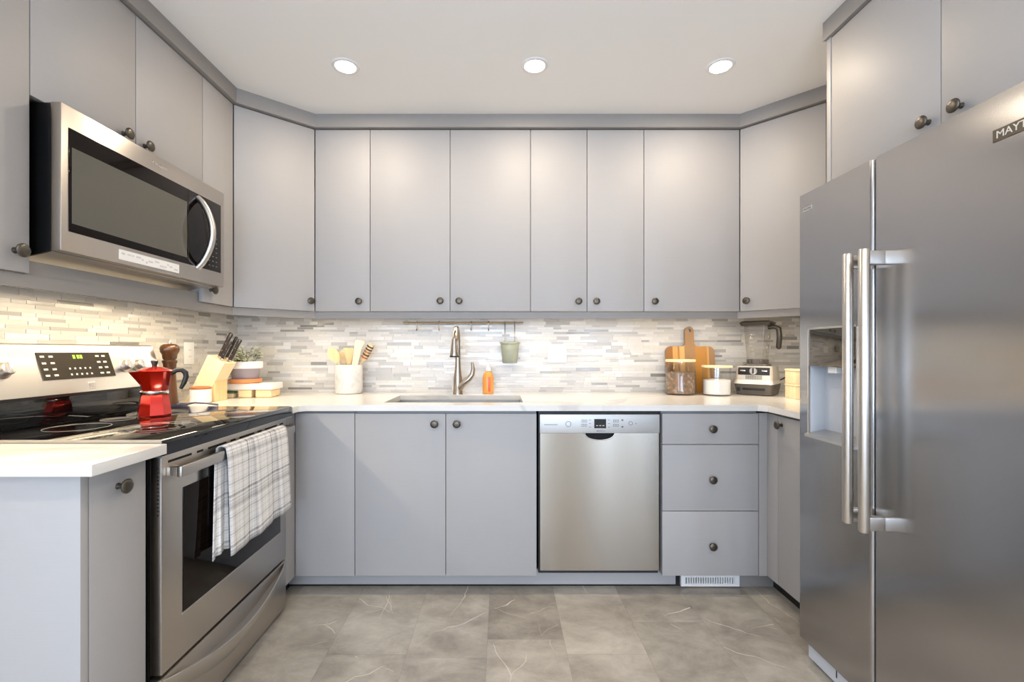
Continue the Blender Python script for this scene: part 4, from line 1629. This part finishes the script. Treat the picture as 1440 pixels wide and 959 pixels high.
# stacked cream boxes next to the fridge
for k, lab in ((0, 'cream wooden box at the bottom of the stack beside the refrigerator'), (1, 'cream wooden box on top of the stack beside the refrigerator')):
    o = thing('keepsake_box', lab, 'box', (1.618, 2.455, ZC + 0.0005 + k * 0.0795), R(-3))
    box('box_body', -0.058, 0.058, -0.05, 0.05, 0.0, 0.066, M['bamboo'], o, 0.003)
    box('box_lid', -0.060, 0.060, -0.052, 0.052, 0.0665, 0.0785, M['bamboo'], o, 0.003)

# salt cellar with a wooden lid
o = thing('salt_cellar', 'low white ceramic cellar with a red-brown wooden lid in front of the knife block', 'jar', (-1.490, 2.255, ZC))
bm = bmesh.new()
add_lathe(bm, [(0, 0), (0.044, 0), (0.048, 0.004), (0.048, 0.066), (0.045, 0.068), (0, 0.068)], 40)
fin('pot', bm, M['ceramic'], o, 40)
bm = bmesh.new()
add_lathe(bm, [(0, 0.0685), (0.046, 0.0685), (0.0475, 0.071), (0.047, 0.077), (0.04, 0.080), (0, 0.081)], 40)
fin('lid', bm, M['redwood'], o, 40)

# pepper mill
o = thing('pepper_mill', 'tall brown wooden pepper mill behind the moka pot', 'pepper mill', (-1.545, 2.120, ZC))
bm = bmesh.new()
add_lathe(bm, [(0, 0), (0.036, 0), (0.037, 0.006), (0.033, 0.03), (0.029, 0.07), (0.026, 0.12), (0.024, 0.17), (0.026, 0.196), (0.030, 0.205), (0.030, 0.212), (0.022, 0.215), (0, 0.215)], 36)
fin('mill_body', bm, M['walnut'], o, 50)
bm = bmesh.new()
add_lathe(bm, [(0, 0.216), (0.024, 0.216), (0.028, 0.222), (0.030, 0.240), (0.037, 0.252), (0.0395, 0.266), (0.036, 0.279), (0.024, 0.288), (0.008, 0.290), (0, 0.290)], 36)
hd_ = fin('mill_head', bm, M['walnut'], o, 50)
bm = bmesh.new()
add_lathe(bm, [(0, 0.290), (0.007, 0.290), (0.008, 0.296), (0.005, 0.302), (0, 0.303)], 16)
fin('top_nut', bm, M['alu'], hd_, 50)

# knife block, leaning towards the room
kbp = Vector((-1.555, 2.345, ZC))
lean = R(26)
o = thing('knife_block', 'pale wooden knife block tilted to the right beside the planter', 'knife block', kbp)
KM = at(0.0, 0.0, 0.0) @ Matrix.Rotation(lean, 4, 'Y')
bm = bmesh.new()
# slanted block as a sheared prism resting on the worktop
L_, T_ = 0.262, 0.094
ca, sa = math.cos(lean), math.sin(lean)
b0 = (-0.040, 0.0005)
b1 = (b0[0] + T_ / ca, 0.0005)
topl = (b0[0] + L_ * sa, L_ * ca)
topr = (topl[0] + T_ * ca, topl[1] - T_ * sa)
add_prism(bm, [b0, (b1[0] - 0.01, 0.0005), topr, topl], -0.05, 0.05, 'XZ')
blk = fin('block', bm, M['bamboo'], o)
bm = bmesh.new()
mid = (b1[0] - 0.01 + (topr[0] - b1[0] + 0.01) * 0.55, topr[1] * 0.55)
add_prism(bm, [(b1[0] - 0.0095, 0.0005), (mid[0] + 0.0, 0.0005), (mid[0], mid[1] - 0.002)], -0.05, 0.05, 'XZ')
fin('wedge_foot', bm, M['beech'], o)
up = Vector((sa, 0, ca))
ac = Vector((ca, 0, -sa))
tl = Vector((topl[0], 0, topl[1]))
kn = (('leftmost of the knives in the block, slim dark handle', 0.014, 0.022, 0.135, 0.0075),
      ('large dark-handled knife second from the left in the block', 0.036, -0.010, 0.140, 0.0110),
      ('dark-handled knife in the middle of the block, behind the large one', 0.050, 0.025, 0.128, 0.0085),
      ('short dark-handled knife at the front row of the block', 0.060, -0.028, 0.105, 0.0085),
      ('rightmost of the knives in the block, broad dark handle', 0.080, 0.010, 0.128, 0.0110))
for lab, s_, yo, ln, r_ in kn:
    base = kbp + tl + ac * s_ + Vector((0, yo, 0))
    k_ = thing('kitchen_knife', lab, 'knife', base + up * 0.0015, 0, 'knives in the block')
    k_.rotation_euler = (0, lean, 0)
    bm = bmesh.new()
    add_tube(bm, [(0, 0, 0.010), (0, 0, 0.014), (0.001, 0, ln * 0.45), (0, 0, ln * 0.8), (0.002, 0, ln * 0.97), (0.002, 0, ln)], [r_ * 0.9, r_, r_ * 0.88, r_, r_, r_ * 0.6], 12, None, False, 0.65)
    hdl = fin('handle', bm, M['red_dark'], k_, 50)
    bm = bmesh.new()
    for zz in (0.3, 0.6):
        add_lathe(bm, [(0, 0), (0.002, 0), (0.002, 0.0016), (0, 0.002)], 10, at(0, -r_ * 0.62, ln * zz) @ FRONT)
    fin('rivets', bm, M['alu'], hdl)
    bm = bmesh.new()
    add_box(bm, -r_ * 0.85, r_ * 0.85, -r_ * 0.6, r_ * 0.6, 0.0, 0.0105, 0.001)
    fin('bolster', bm, M['alu'], k_, 40)

# white riser on wooden feet with planter on it, cloth beneath
rs = thing('riser', 'low white riser on two wooden feet in the left corner', 'riser', (-1.405, 2.545, ZC), R(4))
box('slab', -0.150, 0.150, -0.07, 0.07, 0.044, 0.078, M['ceramic'], rs, 0.004)
for a_, b_ in ((-0.035, 0.035), (0.055, 0.140)):
    bm = bmesh.new()
    add_box(bm, a_, b_, -0.062, 0.06, 0.0, 0.0435, 0.009, None, 3)
    fin('wooden_foot', bm, M['birch'], rs, 40)
bm = bmesh.new()
add_box(bm, -0.148, -0.132, -0.06, 0.06, 0.0, 0.0435, 0.002)
fin('end_support', bm, M['ceramic'], rs, 40)
spg = thing('scrub_sponge', 'small green scrubbing sponge tucked under the white riser', 'sponge', (-1.489, 2.497, ZC + .0005), R(4))
bm = bmesh.new()
add_box(bm, -0.03, 0.03, -0.025, 0.025, 0.0, 0.024, 0.004)
fin('sponge_body', bm, M['bamboo'], spg, 40)
bm = bmesh.new()
add_box(bm, -0.03, 0.03, -0.025, 0.025, 0.0242, 0.034, 0.003)
fin('scrub_pad', bm, M['green'], spg, 40)
PZ = ZC + 0.0785
pl = thing('potted_plant', 'small variegated plant in a two-tone pot on the white riser', 'plant', (-1.425, 2.535, PZ))
bm = bmesh.new()
add_lathe(bm, [(0, 0.0), (0.074, 0.0), (0.081, 0.004), (0.083, 0.022), (0.079, 0.024), (0.06, 0.016), (0, 0.014)], 40)
fin('saucer', bm, M['terracotta'], pl, 40)
bm = bmesh.new()
add_lathe(bm, [(0, 0.017), (0.062, 0.017), (0.066, 0.022), (0.074, 0.080), (0.07, 0.081), (0, 0.081)], 40)
fin('pot', bm, M['lilac'], pl, 40)
bm = bmesh.new()
add_lathe(bm, [(0.073, 0.0795), (0.083, 0.080), (0.087, 0.084), (0.087, 0.118), (0.083, 0.120), (0.079, 0.118), (0.078, 0.105), (0, 0.105)], 40)
rim = fin('pot_rim', bm, M['ceramic'], pl, 40)
bm = bmesh.new()
add_lathe(bm, [(0, 0.112), (0.05, 0.111), (0.077, 0.106)], 30)
fin('soil', bm, M['soil'], pl, 60)
random.seed(21)
bm = bmesh.new()
bs = bmesh.new()
for k in range(26):
    a = random.random() * 2 * math.pi
    r0 = random.random() * 0.05
    r1 = r0 + 0.012 + random.random() * 0.035
    h_ = 0.13 + random.random() * 0.075
    p0 = Vector((r0 * math.cos(a), r0 * math.sin(a), 0.108))
    p2 = Vector((r1 * math.cos(a), r1 * math.sin(a), h_))
    pm = (p0 + p2) / 2 + Vector((0, 0, 0.012))
    add_tube(bs, [p0, pm, p2], [0.0014, 0.0012, 0.0008], 6)
    for q in range(4):
        base = p0.lerp(p2, 0.45 + 0.18 * q)
        la = a + random.uniform(-1.6, 1.6)
        ll, lw = random.uniform(0.020, 0.036), random.uniform(0.008, 0.014)
        d_ = Vector((math.cos(la), math.sin(la), random.uniform(-0.1, 0.6))).normalized()
        sd = d_.cross(Vector((0, 0, 1))).normalized()
        nn = sd.cross(d_)
        vv = [base, base + d_ * ll * 0.35 + sd * lw + nn * 0.002, base + d_ * ll * 0.75 + sd * lw * 0.7, base + d_ * ll - nn * 0.003,
              base + d_ * ll * 0.75 - sd * lw * 0.7, base + d_ * ll * 0.35 - sd * lw + nn * 0.002]
        vts = [bm.verts.new(p) for p in vv]
        bm.faces.new((vts[0], vts[1], vts[2], vts[3]))
        bm.faces.new((vts[0], vts[3], vts[4], vts[5]))
fin('stems', bs, M['green'], pl, 60)
lf = fin('foliage', bm, M['leaf'], pl, recalc=False)
md = lf.modifiers.new('thick', 'SOLIDIFY')
md.thickness = 0.0008

# spoon lying beside the range
o = thing('serving_spoon', 'dark blue serving spoon lying on the worktop behind the range', 'spoon', (-1.45, 2.105, ZC + .0005), R(8))
bm = bmesh.new()
add_lathe(bm, [(0, 0.002), (0.7, 0.003), (0.92, 0.008), (1.0, 0.013), (0.96, 0.0135), (0.7, 0.007), (0, 0.005)], 28, Matrix.Translation((-0.035, 0, 0)) @ Matrix.Diagonal((0.045, 0.03, 1, 1)))
fin('bowl', bm, M['navy'], o, 60)
bm = bmesh.new()
add_tube(bm, [(0.004, 0, 0.012), (0.03, 0, 0.016), (0.08, 0, 0.012), (0.13, 0.0, 0.005)], [0.005, 0.0035, 0.0035, 0.005], 10)
fin('handle', bm, M['navy'], o, 60)

# moka pot on the cooktop
mk = thing('moka_pot', 'red stovetop moka pot standing on the black cooktop', 'coffee pot', (-1.345, 1.765, 0.9215), R(37))
N8 = 8
bm = bmesh.new()
add_lathe(bm, [(0, 0), (0.054, 0), (0.0555, 0.004), (0.053, 0.030), (0.046, 0.075), (0.0425, 0.083), (0, 0.083)], N8, None, 1, 1, R(22.5 + 8))
fin('boiler', bm, M['red'], mk, 20)
bm = bmesh.new()
add_lathe(bm, [(0, 0.0832), (0.044, 0.0832), (0.0455, 0.086), (0.0455, 0.093), (0.044, 0.0955), (0, 0.0955)], 40)
fin('joint_ring', bm, M['alu'], mk, 30)
bm = bmesh.new()
add_lathe(bm, [(0, 0.0957), (0.041, 0.0957), (0.043, 0.101), (0.0555, 0.168), (0.0575, 0.1715), (0, 0.1715)], N8, None, 1, 1, R(22.5 + 8))
# pouring lip on the left
for zt_, zb2 in ((0.1715, 0.118),):
    tip = bm.verts.new((-0.079, -0.002, zt_ - 0.003))
    a1 = bm.verts.new((-0.046, -0.034, zt_))
    a2 = bm.verts.new((-0.046, 0.030, zt_))
    lo = bm.verts.new((-0.044, -0.002, zb2))
    bm.faces.new((tip, a1, lo))
    bm.faces.new((tip, lo, a2))
    bm.faces.new((tip, a2, a1))
    bm.faces.new((a1, a2, lo))
fin('upper_chamber', bm, M['red'], mk, 20)
bm = bmesh.new()
add_lathe(bm, [(0.0, 0.1717), (0.0575, 0.1717), (0.0565, 0.175), (0.030, 0.186), (0.010, 0.189), (0, 0.189)], N8, None, 1, 1, R(22.5 + 8))
ld = fin('lid', bm, M['red'], mk, 20)
bm = bmesh.new()
add_lathe(bm, [(0, 0.189), (0.008, 0.189), (0.0085, 0.195), (0.012, 0.206), (0.012, 0.211), (0.009, 0.213), (0, 0.213)], 16)
fin('lid_knob', bm, M['red_dark'], ld, 40)
bm = bmesh.new()
add_tube(bm, [(0.050, 0.0, 0.158), (0.068, 0.0, 0.172), (0.086, 0.0, 0.174), (0.099, 0.0, 0.162), (0.101, 0.0, 0.146), (0.094, 0.0, 0.122), (0.083, 0.0, 0.098)],
         [0.008, 0.009, 0.0095, 0.010, 0.0095, 0.009, 0.006], 12, None, False, 0.8)
fin('handle', bm, M['rubber'], mk, 50)
